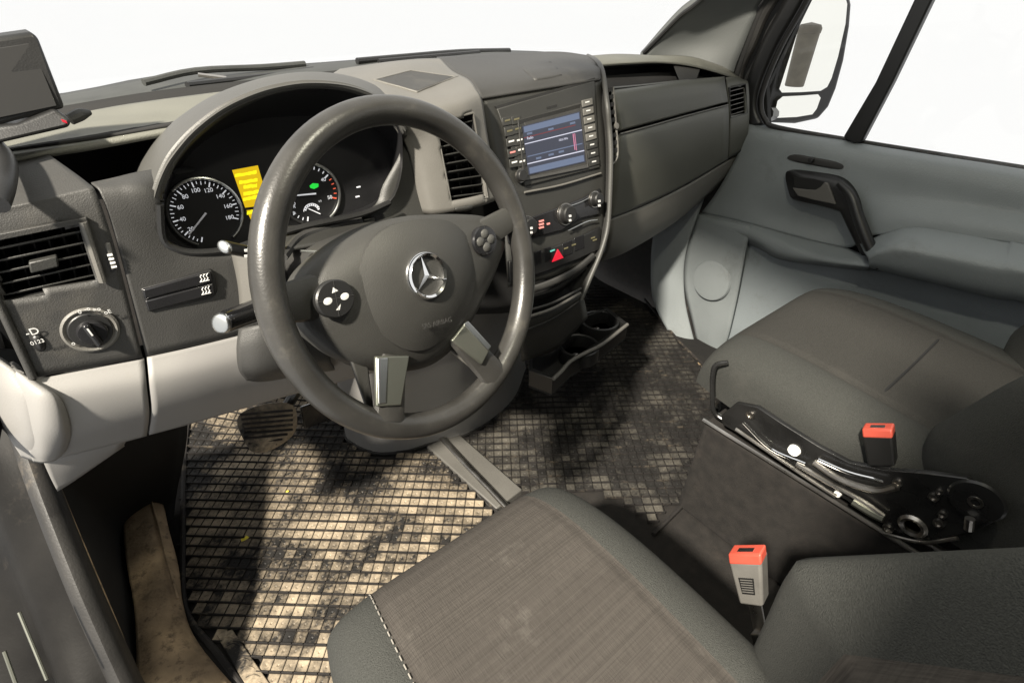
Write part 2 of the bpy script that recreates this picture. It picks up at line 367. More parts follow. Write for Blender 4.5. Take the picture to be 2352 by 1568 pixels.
# --- left pod with vent and light switch
VL = [(-25, 556), (185, 513), (228, 643), (12, 692)]
left_rows = [[Y(-90, 402, .80), Y(20, 377, .80), Y(111, 354, .80)],
             [Y(-90, 484, .716), Y(60, 452, .716), Y(198, 417, .72)],
             [Y(-90, 520, .703), Y(75, 482, .703), Y(222, 446, .703)],
             [Y(-60, 625, .697), Y(95, 585, .697), Y(258, 548, .697)],
             [Y(2, 708, .692), Y(140, 690, .692), Y(290, 668, .692)],
             [Y(76, 868, .684), Y(200, 845, .684), Y(328, 821, .684)]]
grid('side_panel', left_rows, dash, D, 10, 8, .006, [VL])
tube('edge_strip', [Y(-30, 640, .694), Y(2, 708, .69), Y(40, 790, .686), Y(76, 868, .682)], .004, dash, D)
seam = [(198, 417, .72), (222, 446, .705), (258, 548, .699), (290, 668, .694), (328, 821, .686)]
rp_rows = [[Y(209, 419, .722), Y(260, 408, .73), Y(325, 393, .74), Y(420, 380, .75), Y(520, 380, .76)],
           [Y(231, 445, .706), Y(275, 440, .706), Y(340, 440, .706), Y(430, 470, .72), Y(540, 480, .73)],
           [Y(266, 548, .699), Y(320, 540, .70), Y(400, 560, .703), Y(500, 575, .705), Y(620, 560, .71)],
           [Y(298, 668, .694), Y(370, 655, .695), Y(450, 640, .697), Y(550, 620, .70), Y(680, 590, .70)],
           [Y(336, 820, .687), Y(420, 800, .688), Y(500, 782, .69), Y(600, 757, .69), Y(740, 720, .69)]]
BOWL = [(372, 545), (366, 470), (385, 400), (425, 335), (490, 275), (570, 232), (650, 208), (720, 200), (800, 208), (865, 235), (915, 280), (925, 340), (920, 410), (895, 465), (830, 492), (700, 520), (600, 550), (530, 572), (450, 580), (400, 570)]
grid('driver_panel', rp_rows, dash, D, 8, 8, .006, [BOWL])
slab('dash_end', [V((-.205, .70, .60)), V((-.205, 1.12, .55)), V((-.205, 1.12, .89)), V((-.205, .80, .89)), V((-.205, .70, .84))], (-.01, 0, 0), dash, D, .004)
# vent in the left pod
vq = [Y(x, y, .697) for x, y in VL]
vent('air_vent', vq, 5, (0, .05, -.004), D, 6, dash2, True, (.009, dash))
tube('vent_rim_edge', [Y(190, 511, .692), Y(212, 575, .69), Y(236, 648, .688)], .0035, podm, D, 4, 8)
tw = thing  # alias kept short
# thumb wheel beside the vent
thw = slab('thumb_wheel', [Y(240, 560, .694), Y(253, 557, .694), Y(270, 618, .69), Y(256, 622, .69)], (0, .01, 0), podm, D, .002)
for k in range(4): slab('mark', [Y(246+k*3.2, 585+k*9, .6905), Y(258+k*3.2, 583+k*9, .6905), Y(259+k*3.2, 587+k*9, .69), Y(247+k*3.2, 589+k*9, .69)], (0, .003, 0), white, thw, 0)
# rotary light switch
nrm = V((0, -1, .09)).normalized(); cs = Y(208, 757, .688); exv = V((1, 0, 0))
ls = lathe('light_switch', [(.0, -.004), (.0265, -.004), (.0268, .002), (.0245, .0035), (.0225, .0025), (.0215, .001), (.0, .001)], cs, nrm, podm, D, 40)
lathe('dial', [(.0205, .0), (.0205, .003), (.0195, .004), (.0, .004)], cs, nrm, blk, ls, 40)
lathe('knob', [(.0150, .003), (.0145, .008), (.013, .010), (.0, .010)], cs+V((.001, 0, -.002)), nrm, piano, ls, 32)
kd = (Y(245, 800, .68)-Y(180, 715, .68)).normalized(); kb = kd.cross(nrm).normalized()
box('grip', cs+nrm*.0125+V((.001, 0, -.002)), kd*.0155, kb*.0038, nrm*.0055, piano, ls, .003, 3)
box('grip_mark', cs+nrm*.0176+V((.001, 0, -.002))-kd*.006, kd*.005, kb*.0008, nrm*.0006, white, ls, 0)
for px, py, s in ((183, 716, '0'), (200, 709, '-o'), (222, 710, '=o'), (247, 716, 'oE'), (168, 788, 'o')):
    text('symbol', s, Y(px, py, .683), (1, 0, -.02), (0, 0, 1), .0065, white, ls)
# headlight range wheel
lw = dome('range_wheel', [Y(x, y, .687) for x, y in ((72, 775), (88, 768), (103, 782), (106, 800), (95, 808), (80, 800))], nrm, .004, blk, D, 3, 4)
text('symbol', '-D', Y(74, 762, .686), (1, 0, 0), (0, 0, 1), .011, white, lw); text('symbol', '0123', Y(86, 785, .680), (1, 0, 0), (0, 0, 1), .006, white, lw)
# heater switch block
sb = slab('switch_block', [Y(323, 664, .692), Y(486, 620, .692), Y(496, 636, .692), Y(500, 672, .692), Y(490, 682, .692), Y(340, 721, .692)], (0, .012, 0), blk, D, .002)
for (a, b) in (((328, 666, 484, 624), (332, 688, 489, 648)), ((333, 692, 490, 651), (341, 716, 494, 676))):
    slab('rocker', [Y(a[0], a[1], .689), Y(a[2], a[3], .689), Y(b[2], b[3], .689), Y(b[0], b[1], .689)], (0, .008, 0), piano, sb, .0015)
for px, py in ((469, 639), (473, 668)):
    for k in range(3): tube('heater_mark', [Y(px-8+k*7, py+7-k*1.5, .6885), Y(px-5+k*7, py+2-k*1.5, .6885), Y(px-9+k*7, py-3-k*1.5, .6885), Y(px-6+k*7, py-8-k*1.5, .6885)], .0006, white, sb, 2, 5)
    tube('heater_mark', [Y(px-10, py+9, .6885), Y(px+12, py+4, .6885)], .0006, white, sb, 2, 5)
# --- lower knee panels, light grey
kr = [[(-40, 812, .71), (20, 842, .695), (76, 869, .686), (200, 846, .686), (331, 822, .686), (450, 795, .688), (600, 758, .69), (740, 722, .69), (900, 690, .70)],
      [(-20, 900, .71), (40, 920, .68), (95, 925, .672), (205, 908, .67), (337, 884, .67), (460, 855, .672), (600, 820, .678), (740, 785, .68), (900, 750, .70)],
      [(10, 985, .72), (65, 1005, .688), (115, 1005, .683), (222, 980, .681), (343, 950, .681), (470, 915, .684), (600, 878, .688), (740, 842, .69), (900, 800, .71)],
      [(50, 1050, .75), (90, 1060, .725), (140, 1050, .722), (230, 1029, .72), (337, 1001, .72), (450, 970, .722), (580, 932, .725), (720, 893, .73), (880, 850, .75)]]
kr3 = [Ys(r) for r in kr]
a = grid('knee_panel', [r[:5] for r in kr3], lgrey, D, 8, 8, .008)
b = grid('knee_panel', [[r[4]+V((.003, 0, 0))]+r[5:] for r in kr3], lgrey, D, 8, 8, .008)
grid('knee_end', [Ys([(8, 836, .700), (45, 854, .690), (76, 870, .683), (96, 884, .681)]), Ys([(30, 915, .690), (80, 912, .666), (122, 912, .661), (141, 917, .668)]), Ys([(50, 985, .695), (95, 985, .667), (140, 985, .663), (163, 985, .675)]), Ys([(66, 1035, .712), (100, 1038, .690), (135, 1033, .687), (154, 1030, .699)]), Ys([(76, 1060, .733), (100, 1063, .716), (125, 1058, .712), (141, 1047, .718)])], lgrey, D, 6, 6, .012, ang=80)
grid('knee_core', [Ys([(-60, 800, .75), (300, 800, .72), (900, 680, .74)]), Ys([(-20, 950, .75), (330, 930, .72), (900, 760, .74)]), Ys([(60, 1040, .77), (330, 980, .75), (880, 830, .78)])], blkm, D, 3, 3, .004)
grid('lower_flap', [Ys([(95, 1050, .73), (170, 1038, .73), (290, 1012, .73)]), Ys([(115, 1095, .74), (165, 1075, .74), (285, 1022, .742)]), Ys([(132, 1128, .75), (168, 1106, .75), (287, 1024, .752)])], lgrey, D, 5, 4, .008)
# --- top deck left of the hood, open tray below it
dk = [[Z(-160, 318, .905), Z(160, 263, .905), Z(300, 238, .905), Z(480, 214, .905), Z(640, 196, .905), Z(780, 178, .905)],
      [Z(-160, 348, .902), Z(60, 308, .902), Z(260, 278, .902), Z(420, 250, .902), Z(560, 232, .902), Z(700, 215, .902)],
      [Z(-160, 378, .898), Z(0, 338, .898), Z(200, 309, .898), Z(400, 276, .898), Z(500, 262, .898), Z(640, 245, .898)],
      [Y(-160, 400, .80), Y(0, 362, .80), Y(200, 330, .80), Y(400, 294, .80), Y(500, 285, .80), Y(640, 270, .80)]]
grid('top_deck', dk, deckm, D, 6, 6, .008)
tr = [[Y(-160, 392, .812), Y(0, 356, .812), Y(200, 325, .812), Y(420, 288, .812)],
      [V((-.3, .97, .885)), V((-.1, .97, .885)), V((.06, .97, .885)), V((.22, .97, .885))],
      [V((-.3, .97, .79)), V((-.1, .97, .79)), V((.06, .97, .79)), V((.22, .97, .79))],
      [V((-.3, .74, .80)), Y(20, 440, .76), Y(200, 425, .75), Y(420, 385, .76)]]
grid('tray', tr, blkm, D, 5, 1, .004, lin=True)
# --- hood over the instruments
S = [(331, 541), (315, 470), (313, 405), (335, 356), (368, 310), (415, 268), (482, 224), (553, 194), (627, 174), (706, 165), (790, 172), (860, 195), (915, 235), (945, 290), (950, 350), (945, 430)][:14]
K = [(340, 545), (340, 490), (350, 440), (368, 393), (392, 354), (440, 298), (505, 248), (575, 214), (640, 195), (710, 186), (790, 191), (855, 211), (905, 247), (935, 298), (938, 350), (932, 428)][:14]
Lp = [(372, 548), (368, 495), (371, 450), (385, 405), (411, 357), (456, 308), (520, 259), (590, 227), (650, 210), (715, 202), (790, 208), (850, 228), (900, 263), (924, 310), (926, 350), (920, 425)][:14]
Bk = [(331, 541), (312, 465), (311, 400), (334, 355), (367, 309), (414, 267), (481, 223), (552, 193), (626, 173), (706, 164), (790, 171), (860, 194), (915, 234), (946, 290), (952, 350), (947, 430)][:14]
hood = grid('instrument_hood', [[Y(x, y+8, .93) for x, y in Bk], [Y(x, y, .80) for x, y in S], [Y(x, y, .715) for x, y in K], [Y(x, y, .706) for x, y in [((k[0]+l[0])/2, (k[1]+l[1])/2) for k, l in zip(K, Lp)]], [Y(x, y, .712) for x, y in Lp], [Y(x+3, y+6, .73) for x, y in Lp]], hoodm, D, 5, 4, .006, ang=80)
# --- instrument cluster
bowlm = pm('bowl_plastic', (.013, .013, .014), .3, .2, 10, spec=.3)
FP = [(388, 540), (380, 480), (395, 420), (440, 350), (510, 300), (590, 275), (660, 268), (730, 268), (800, 275), (855, 292), (890, 320), (900, 360), (895, 410), (870, 455), (810, 485), (700, 512), (600, 543), (530, 565), (455, 570), (410, 560)]
tl = .12                                    # the cluster leans back
fpl = (Y(600, 450, .775), V((0, -1, tl)).normalized()); fu = V((0, tl, 1)).normalized(); fr = V((1, 0, 0)); fn = fpl[1]
r0 = spline([Y(x, y, .712) for x, y in BOWL], 3, True); r1 = spline([PL(x, y, fpl) for x, y in FP], 3, True)
n = len(r0)
rings = [r0, [a.lerp(b, .5)+(a.lerp(b, .5)-fpl[0]).normalized()*.003 for a, b in zip(r0, r1)], r1]
vs = [p for r in rings for p in r]; fs = [(i*n+k, i*n+(k+1) % n, (i+1)*n+(k+1) % n, (i+1)*n+k) for i in range(2) for k in range(n)]
cl = mk('instrument_cluster', vs+[fpl[0]-fn*.0], fs+[(2*n+k, 2*n+(k+1) % n, 3*n) for k in range(n)], bowlm, D, ang=50)
tube('bowl_lip', [Y(x, y, .704) for x, y in BOWL[13:]+BOWL[:2]], .0045, blk, D, 4, 8)
def P(px, py, l=0.0): return PL(px, py, fpl)+fn*l
def dialring(c, R, a0, a1, mat, r=.0022, lift=.003):
    pts = [c+fr*(R*math.cos(math.radians(a)))+fu*(R*math.sin(math.radians(a)))+fn*lift for a in [a0+(a1-a0)*k/24 for k in range(25)]]
    return tube('dial_rim', pts, r, mat, cl, 1, 8)
def tick(c, R, a, l, wd, mat, lift=.001, nm='tick'):
    a = math.radians(a); d = fr*math.cos(a)+fu*math.sin(a); t = fr*-math.sin(a)+fu*math.cos(a); p = c+d*(R-l)+fn*lift
    return slab(nm, [p-t*wd, p+t*wd, p+d*l+t*wd, p+d*l-t*wd], -fn*.0008, mat, cl, 0, smooth=False)
c1 = P(472, 488); R1 = .043
dialring(c1, R1+.001, -60, 130, silv, .002)
dialring(c1, R1+.001, 130, 240, blk, .002)
for k in range(37):
    v = k*5; a = 95-(v-100)*1.5
    tick(c1, R1-.003, a, .0065 if k % 4 == 0 else (.0045 if k % 2 == 0 else .003), .0007 if k % 4 == 0 else .0004, numm)
for v in range(20, 181, 20):
    a = math.radians(95-(v-100)*1.5); text('numeral', str(v), c1+fr*((R1-.0145)*math.cos(a))+fu*((R1-.0135)*math.sin(a))+fn*.001, fr, fu, .0074, numm, cl)
na = P(418, 557)-c1; na.normalize(); nt_ = na.cross(fn)
ndl = pm('needle', (.55, .56, .66), .4, .05, 10)
slab('needle', [c1-nt_*.0012+fn*.004, c1+nt_*.0012+fn*.004, c1+na*.036+nt_*.0008+fn*.004, c1+na*.036-nt_*.0008+fn*.004], -fn*.001, ndl, cl, 0)
c2 = P(712, 446); R2 = .0425
dialring(c2, R2+.001, -62, 100, silv, .0022); dialring(c2, R2+.001, 100, 240, blk, .002)
for k in range(26):
    v = k*2; a = 88-(v-30)*5.4
    tick(c2, R2-.003, a, .0065 if v % 10 == 0 else .004, .0009 if v % 10 == 0 else .0006, redm if v > 40 else numm)
for v in (10, 20, 30, 40, 50):
    a = math.radians(88-(v-30)*5.4); text('numeral', str(v), c2+fr*((R2-.0135)*math.cos(a))+fu*((R2-.013)*math.sin(a))+fn*.001, fr, fu, .0074, numm, cl)
pa, pb = P(671, 449, .004), P(724, 444, .004); dd = (pb-pa).normalized().cross(fn)*.0011
slab('needle', [pa-dd*.7, pa+dd*.7, pb+dd, pb-dd], -fn*.001, numm, cl, 0)
c3 = P(717, 487); 
for k in range(9): tick(c3, .012, 150-k*17, .003, .0011, numm)
pts = [c3+fr*(.0125*math.cos(math.radians(a)))+fu*(.0125*math.sin(math.radians(a)))+fn*.001 for a in range(165, 5, -16)]
tube('fuel_scale', pts, .0006, numm, cl, 2, 5)
pa, pb = P(708, 479, .002), P(735, 491, .002); dd = (pb-pa).normalized().cross(fn)*.0007
slab('needle', [pa-dd, pa+dd, pb+dd, pb-dd], -fn*.001, numm, cl, 0)
text('fuel_symbol', 'R', P(676, 475), fr, fu, .006, numm, cl); text('fuel_symbol', '1/1', P(735, 462), fr, fu, .004, numm, cl); text('legend', '8:', P(676, 489), fr, fu, .006, numm, cl)
slab('indicator_lamp', [P(x, y, .001) for x, y in ((711, 427), (718, 421), (731, 422), (731, 429), (721, 434), (713, 432))], -fn*.001, grn, cl, 0)
for x, y in ((823, 427), (821, 449)): slab('indicator_mark', [P(x-5, y+2, .001), P(x+4, y, .001), P(x+5, y+3, .001), P(x-4, y+5, .001)], -fn*.001, numm, cl, 0)
d1 = slab('amber_display', [P(x, y, .0005) for x, y in ((533, 391), (592, 380), (618, 470), (563, 477))], -fn*.001, ambl, cl, 0)
d2 = slab('amber_display', [P(x, y, .0005) for x, y in ((566, 483), (618, 477), (628, 512), (582, 517))], -fn*.001, ambl, cl, 0)
def scribble(nm, a, b, h, mat, par, k=9, lift=.0008):
    up, dn = [], []
    for i in range(k+1):
        t = i/k; x, y = a[0]+(b[0]-a[0])*t, a[1]+(b[1]-a[1])*t
        up.append(P(x, y-h*(.7+.5*random.random()), lift)); dn.append(P(x, y+h*(.7+.4*random.random()), lift))
    return slab(nm, up+dn[::-1], -fn*.0006, mat, par, 0)
for a, b in (((539, 404), (589, 395)), ((549, 420), (591, 413)), ((559, 430), (590, 426)), ((559, 446), (598, 439)), ((558, 458), (600, 450)), ((567, 490), (586, 484))):
    scribble('message_line', a, b, 4.2, ambt, cl)
# --- centre pod with the left centre vent
pt = [[Y(781, 158, 1.02), Y(840, 149, 1.02), Y(899, 141, 1.02), Y(960, 135, 1.0), Y(1010, 133, .98)],
      [Y(760, 176, .90), Y(840, 166, .90), Y(920, 152, .90), Y(990, 153, .89), Y(1040, 163, .87)],
      [Y(800, 190, .82), Y(865, 196, .80), Y(945, 208, .78), Y(1030, 200, .78), Y(1076, 182, .80)],
      [Y(840, 215, .77), Y(890, 225, .745), Y(965, 238, .73), Y(1050, 222, .735), Y(1094, 205, .755)],
      [Y(880, 262, .74), Y(925, 280, .725), Y(1000, 262, .712), Y(1066, 246, .715), Y(1108, 232, .735)],
      [Y(930, 330, .73), Y(965, 325, .72), Y(1015, 320, .706), Y(1080, 310, .707), Y(1119, 305, .72)],
      [Y(950, 400, .725), Y(985, 405, .71), Y(1040, 398, .70), Y(1095, 388, .70), Y(1132, 380, .71)],
      [Y(965, 490, .72), Y(998, 492, .70), Y(1050, 485, .69), Y(1105, 473, .69), Y(1140, 460, .70)]]
CV = [(1001, 283), (1085, 262), (1118, 452), (1036, 462)]
TRY = [(863, 182), (945, 161), (1044, 175), (958, 208)]
cpod = grid('centre_pod', pt, podm, D, 9, 7, .006, [CV])
pv = [Y(1001, 283, .714), Y(1085, 262, .714), Y(1118, 452, .697), Y(1036, 462, .697)]
vent('air_vent', pv, 9, (.0, .045, -.008), D, 3, dash2, False, (.0035, podm))
def ringpx(P_, k): cx, cy = sum(p[0] for p in P_)/len(P_), sum(p[1] for p in P_)/len(P_); return [(cx+(x-cx)*k, cy+(y-cy)*k) for x, y in P_]
def dens(P_, n_=5): return [(P_[i][0]+(P_[(i+1) % len(P_)][0]-P_[i][0])*k/n_, P_[i][1]+(P_[(i+1) % len(P_)][1]-P_[i][1])*k/n_) for i in range(len(P_)) for k in range(n_)]
TI, TO_ = dens(TRY), dens(ringpx(TRY, 1.12))
frame_between('tray_rim', [on(cpod, x, y, .003) for x, y in TO_], [on(cpod, x, y, .008) for x, y in TI], (0, .002, -.006), podm, D, .001)
slab('pod_tray', [on(cpod, x, y, .004) for x, y in TI], (0, .001, -.002), dash, D, 0)
tw_ = dome('thumb_wheel', [Y(x, y, .689) for x, y in ((1045, 478), (1075, 471), (1086, 473), (1084, 482), (1055, 487))], (0, -1, .2), .003, dash2, D, 2, 4)
# panel between hood and pod
grid('cluster_side_panel', [[Y(905, 245, .735), Y(960, 290, .722)], [Y(925, 330, .735), Y(975, 340, .72)], [Y(880, 425, .735), Y(985, 410, .72)], [Y(850, 480, .73), Y(1000, 492, .712)], [Y(700, 540, .72), Y(1010, 560, .70)]], dash2, D, 5, 5, .004)
# --- stack cover (top of the radio console)
sk0 = Y(1240, 205, .775); spn = (sk0, V((0, -1, .28)).normalized()); su = V((0, .28, 1)).normalized(); sn = spn[1]
def Q(px, py, l=0.0): return PL(px, py, (sk0+sn*l, sn))
cov = [[Y(1003, 131, 1.0), Y(1090, 125, 1.03), Y(1180, 121, 1.06), Y(1285, 119, 1.06), Y(1350, 127, 1.03)],
       [Y(1036, 160, .88), Y(1110, 153, .90), Y(1190, 142, .92), Y(1280, 131, .93), Y(1360, 134, .93)],
       [Y(1074, 180, .82), Y(1135, 172, .83), Y(1205, 160, .84), Y(1290, 147, .85), Y(1372, 146, .86)],
       [Y(1092, 203, .785), Y(1150, 193, .79), Y(1215, 181, .79), Y(1295, 166, .795), Y(1378, 158, .80)],
       [Q(1102, 227, .004), Q(1160, 217, .004), Q(1225, 207, .004), Q(1300, 195, .004), Q(1380, 181, .004)]]
ccov = grid('console_cover', cov, dash, D, 7, 7, .006)
lpx = [[(1190, 149), (1228, 145), (1264, 141)], [(1199, 157), (1238, 152), (1273, 148)], [(1210, 167), (1247, 161), (1281, 156)], [(1228, 183), (1262, 178), (1291, 172)]]
grid('cover_lid', [[on(ccov, x, y, .0035) for x, y in r] for r in lpx], dash, D, 4, 4, .005)
grid('console_core', [[Y(880, 250, .80), Y(1100, 240, .80), Y(1380, 200, .84)], [Y(880, 480, .80), Y(1100, 450, .79), Y(1390, 400, .82)], [Y(880, 600, .80), Y(1100, 620, .79), Y(1380, 580, .80)], [Y(880, 720, .80), Y(1150, 720, .80), Y(1340, 690, .80)]], blkm, D, 3, 3, .004)
# --- console face
RAD = [(1142, 250), (1366, 186), (1378, 385), (1206, 428)]
face = [[Q(1102, 232), Q(1240, 208), Q(1383, 184)], [Q(1120, 320), Q(1250, 300), Q(1392, 270)], [Q(1145, 440), Q(1270, 420), Q(1396, 390)], [Q(1160, 540), Q(1290, 520), Q(1392, 480)], [Q(1170, 660), Q(1290, 630), Q(1385, 585)]]
grid('console_face', face, dash2, D, 8, 8, .005)
rq = lambda s, t, l=0.0: Q(*[(RAD[0][i]*(1-s)+RAD[1][i]*s)*(1-t)+(RAD[3][i]*(1-s)+RAD[2][i]*s)*t for i in (0, 1)], l)
radio = slab('radio', [rq(0, 0, .004), rq(1, 0, .004), rq(1, 1, .004), rq(0, 1, .004)], -sn*.008, dash2, D, .0015)
slab('radio_gap', [rq(-.01, -.035, .0025), rq(1.005, -.035, .0025), rq(1.0, .0, .0025), rq(0, .0, .0025)], -sn*.003, blkm, radio, 0)
slab('display_bezel', [rq(.22, .21, .0045), rq(.87, .20, .0045), rq(.87, .93, .0045), rq(.22, .93, .0045)], -sn*.002, dash, radio, .0006)
so = [(1200, 290), (1332, 256), (1345, 372), (1215, 402)]
frame_between('display_frame', [Q(x, y, .0075) for x, y in ((1190, 276), (1335, 238), (1352, 385), (1205, 415))], [Q(x, y, .002) for x, y in so], -sn*.004, dash, radio, .0005)
slab('screen', [Q(x, y, .0052) for x, y in so], -sn*.002, scr, radio, 0)
def sq(s, t): return Q(*[(so[0][i]*(1-s)+so[1][i]*s)*(1-t)+(so[3][i]*(1-s)+so[2][i]*s)*t for i in (0, 1)], .0056)
def sbar(nm, s0, s1, t0, t1, m): return slab(nm, [sq(s0, t0), sq(s1, t0), sq(s1, t1), sq(s0, t1)], -sn*.0004, m, radio, 0)
sbar('screen_header', .02, .98, .02, .14, scr2); sbar('screen_footer', .02, .98, .86, .98, scr2); sbar('screen_band', .02, .98, .62, .64, scr2)
sbar('screen_line', .0, 1, .36, .378, scrw); sbar('screen_line', .0, 1, .765, .785, scrw); sbar('screen_red_line', 0, .9, .235, .25, scrd)
sbar('screen_needle', .835, .85, .40, .72, scrp); sbar('screen_needle', .865, .875, .40, .74, scrp)
text('screen_text', 'Radio', sq(.1, .27), sq(.6, .5)-sq(.4, .5), su, .0065, scrw, radio, .0001)
text('screen_text', '103.6 MHz', sq(.66, .46), sq(.6, .5)-sq(.4, .5), su, .0055, scrw, radio, .0001)
for s, t in ((.2, .71), (.42, .70), (.6, .69), (.1, .18), (.47, .20), (.85, .19), (.12, .92), (.36, .92), (.72, .92)): sbar('screen_text', s-.04, s+.05, t-.02, t+.02, scr2)
for i, (px, py) in enumerate(((1166, 277), (1187, 274), (1171, 301), (1190, 296), (1175, 325), (1194, 322), (1178, 350), (1197, 344), (1182, 373), (1200, 371))):
    bt = slab('radio_button', [Q(px-12, py-6, .0055), Q(px+8, py-10, .0055), Q(px+10, py+9, .0055), Q(px-10, py+13, .0055)], -sn*.003, dash2, radio, .0006)
    slab('legend', [Q(px-6, py-1, .0062), Q(px+6, py-4, .0062), Q(px+6, py+0, .0062), Q(px-6, py+3, .0062)], -sn*.0006, (redl2 if i == 6 else amb2 if i < 4 else white), bt, 0)
for i in range(8):
    y0 = 231+i*19.5; x0 = 1337+i*2.2
    bt = slab('radio_button', [Q(x0, y0, .006), Q(x0+24, y0-6, .006), Q(x0+25, y0+9, .006), Q(x0+1, y0+16, .006)], -sn*.003, podm if i < 5 else dash2, radio, .0006)
    slab('legend', [Q(x0+8, y0+3, .0066), Q(x0+17, y0+1, .0066), Q(x0+17, y0+4, .0066), Q(x0+8, y0+6, .0066)], -sn*.0005, white, bt, 0)
slab('disc_slot', [Q(x, y, .0047) for x, y in ((1256, 246), (1279, 240), (1280, 245), (1257, 251))], -sn*.002, blkm, radio, 0)
kn = lathe('volume_knob', [(.0, 0), (.011, 0), (.0105, .009), (.009, .011), (0, .011)], Q(1194, 404, .004), sn, blk, radio, 24); 
lathe('knob_ring', [(.0112, .0015), (.012, .0015), (.012, .003), (.0112, .003)], Q(1194, 404, .004), sn, steel, radio, 24)
tube('console_ledge', [Q(1205, 442, .004), Q(1290, 425, .005), Q(1380, 398, .004)], .0022, podm, D, 5, 8)
# climate panel
cp = slab('climate_panel', [Q(x, y, .006) for x, y in ((1165, 520), (1275, 480), (1340, 455), (1380, 432), (1378, 492), (1335, 502), (1290, 530), (1170, 560))], -sn*.006, piano, D, .002)
tube('climate_trim', [Q(1310, 473, .008), Q(1335, 464, .008), Q(1352, 455, .008)], .0012, silv, cp, 3, 6)
tube('climate_trim', [Q(1305, 530, .008), Q(1335, 515, .008), Q(1352, 508, .008), Q(1372, 505, .008)], .0014, silv, cp, 3, 6)
for px, py, r in ((1297, 492, .0175), (1364, 458, .0135), (1208, 520, .0165)):
    kb_ = lathe('climate_knob', [(0, 0), (r*1.15, 0), (r*1.12, .004), (r, .006), (r*.95, .016), (r*.8, .018), (0, .018)], Q(px, py, .006), sn, blk, cp, 32)
    lathe('knob_rim', [(r*1.16, .001), (r*1.24, .001), (r*1.22, .004), (r*1.14, .004)], Q(px, py, .006), sn, steel, cp, 32)
    for k in (0, 1): slab('knob_mark', [Q(px+10+a_, py+2+k*10+b_, .026) for a_, b_ in ((0, 0), (5, -1), (6, 4), (1, 5))], -sn*.001, white, cp, 0)
for k in range(3): slab('warning_led', [Q(x, y, .0075) for x, y in ((1238, 507+k*7.5), (1249, 504+k*7.5), (1250, 508+k*7.5), (1239, 511+k*7.5))], -sn*.001, redl2, cp, 0)
slab('warning_led', [Q(x, y, .0075) for x, y in ((1256, 513), (1263, 511), (1264, 515), (1257, 517))], -sn*.001, redl2, cp, 0)
# switch row
sr = slab('switch_row', [Q(x, y, .008) for x, y in ((1170, 600), (1260, 572), (1330, 545), (1380, 520), (1378, 572), (1330, 595), (1260, 622), (1172, 650))], -sn*.008, blk, D, .002)
hz = slab('hazard_switch', [Q(x, y, .0105) for x, y in ((1269, 602), (1282, 572), (1295, 592))], -sn*.003, redl, sr, .0006)
for k, (x0, y0) in enumerate(((1232, 588), (1262, 579), (1303, 566), (1330, 553))):
    slab('switch', [Q(x0-11, y0-6, .0095), Q(x0+11, y0-15, .0095), Q(x0+12, y0+16, .0095), Q(x0-10, y0+25, .0095)] if k != 1 else [Q(x0-12, y0-8, .0092), Q(x0+3, y0-13, .0092), Q(x0+5, y0+18, .0092), Q(x0-10, y0+24, .0092)], -sn*.003, piano, sr, .0008)
slab('indicator_led', [Q(x, y, .0105) for x, y in ((1264, 576), (1274, 572), (1275, 575), (1265, 579))], -sn*.001, cyan, sr, 0)
for px, py in ((1300, 570), (1318, 562), (1362, 546), (1366, 551)): slab('legend', [Q(px-4, py, .0105), Q(px+5, py-3, .0105), Q(px+5, py, .0105), Q(px-4, py+3, .0105)], -sn*.001, amb2, sr, 0)
# ledges and pocket below the switches
tube('pocket_ledge', [Q(1185, 676, .012), Q(1260, 652, .018), Q(1320, 622, .016), Q(1362, 588, .008)], .0055, dash, D, 6, 10, flat=1.4, upv=(0, 0, 1))
pk = [[Q(1190, 690, .01), Q(1270, 665, .012), Q(1348, 612, .01)], [Q(1195, 700, -.06), Q(1270, 680, -.06), Q(1345, 630, -.06)], [Q(1200, 740, -.06), Q(1270, 715, -.06), Q(1335, 675, -.06)], [Q(1200, 760, .01), Q(1270, 730, .012), Q(1330, 690, .01)]]
grid('pocket', pk, blkm, D, 4, 1, .003, lin=True)
tube('pocket_lip', [Q(1205, 715, .012), Q(1270, 695, .018), Q(1335, 662, .012)], .0025, dash, D, 6, 8)
tube('pocket_lip', [Q(1205, 730, .014), Q(1270, 708, .02), Q(1333, 673, .014)], .003, podm, D, 6, 8)
grid('console_foot', [[Q(1195, 735, .012), Q(1270, 712, .016), Q(1338, 675, .012)], [Q(1195, 780, -.01), Q(1275, 755, -.01), Q(1345, 700, -.01)], [Q(1200, 830, -.06), Q(1280, 800, -.06), Q(1350, 730, -.06)]], dash2, D, 5, 5, .005)
# trim arch on the right of the console
ta = [Y(1350, 128, 1.02), Y(1368, 139, .88), Y(1383, 163, .80), Q(1394, 235, .022), Q(1400, 300, .022), Q(1403, 360, .022), Q(1401, 440, .02), Q(1396, 520, .02), Q(1380, 580, .018), Q(1355, 640, .014), Q(1335, 690, .01)]
tube('console_trim', ta, [.004, .005, .0052, .0052, .0052, .0052, .0052, .0052, .0052, .005, .004], hoodm, D, 6, 12, flat=1.0, upv=(1, 0, 0))
grid('console_side', [[p+V((.004, .004, 0)) for p in ta], [p+V((.014, .05, -.002)) for p in ta], [p+V((.012, .16, -.005)) for p in ta]], dash, D, 4, 4, .004)
sv = thing  # noqa
for k in range(10):
    px, py = 1401+k*1.4, 202+k*17.5
    slab('side_slot', [Q(px-3, py, .014), Q(px+7, py-3, .014), Q(px+8, py+6, .014), Q(px-2, py+10, .014)], -sn*.003, blkm, D, .0004)
tube('side_grille_frame', [Q(1408, 200, .013), Q(1415, 290, .013), Q(1419, 350, .013), Q(1412, 372, .013), Q(1403, 378, .013)], .0022, podm, D, 5, 8)
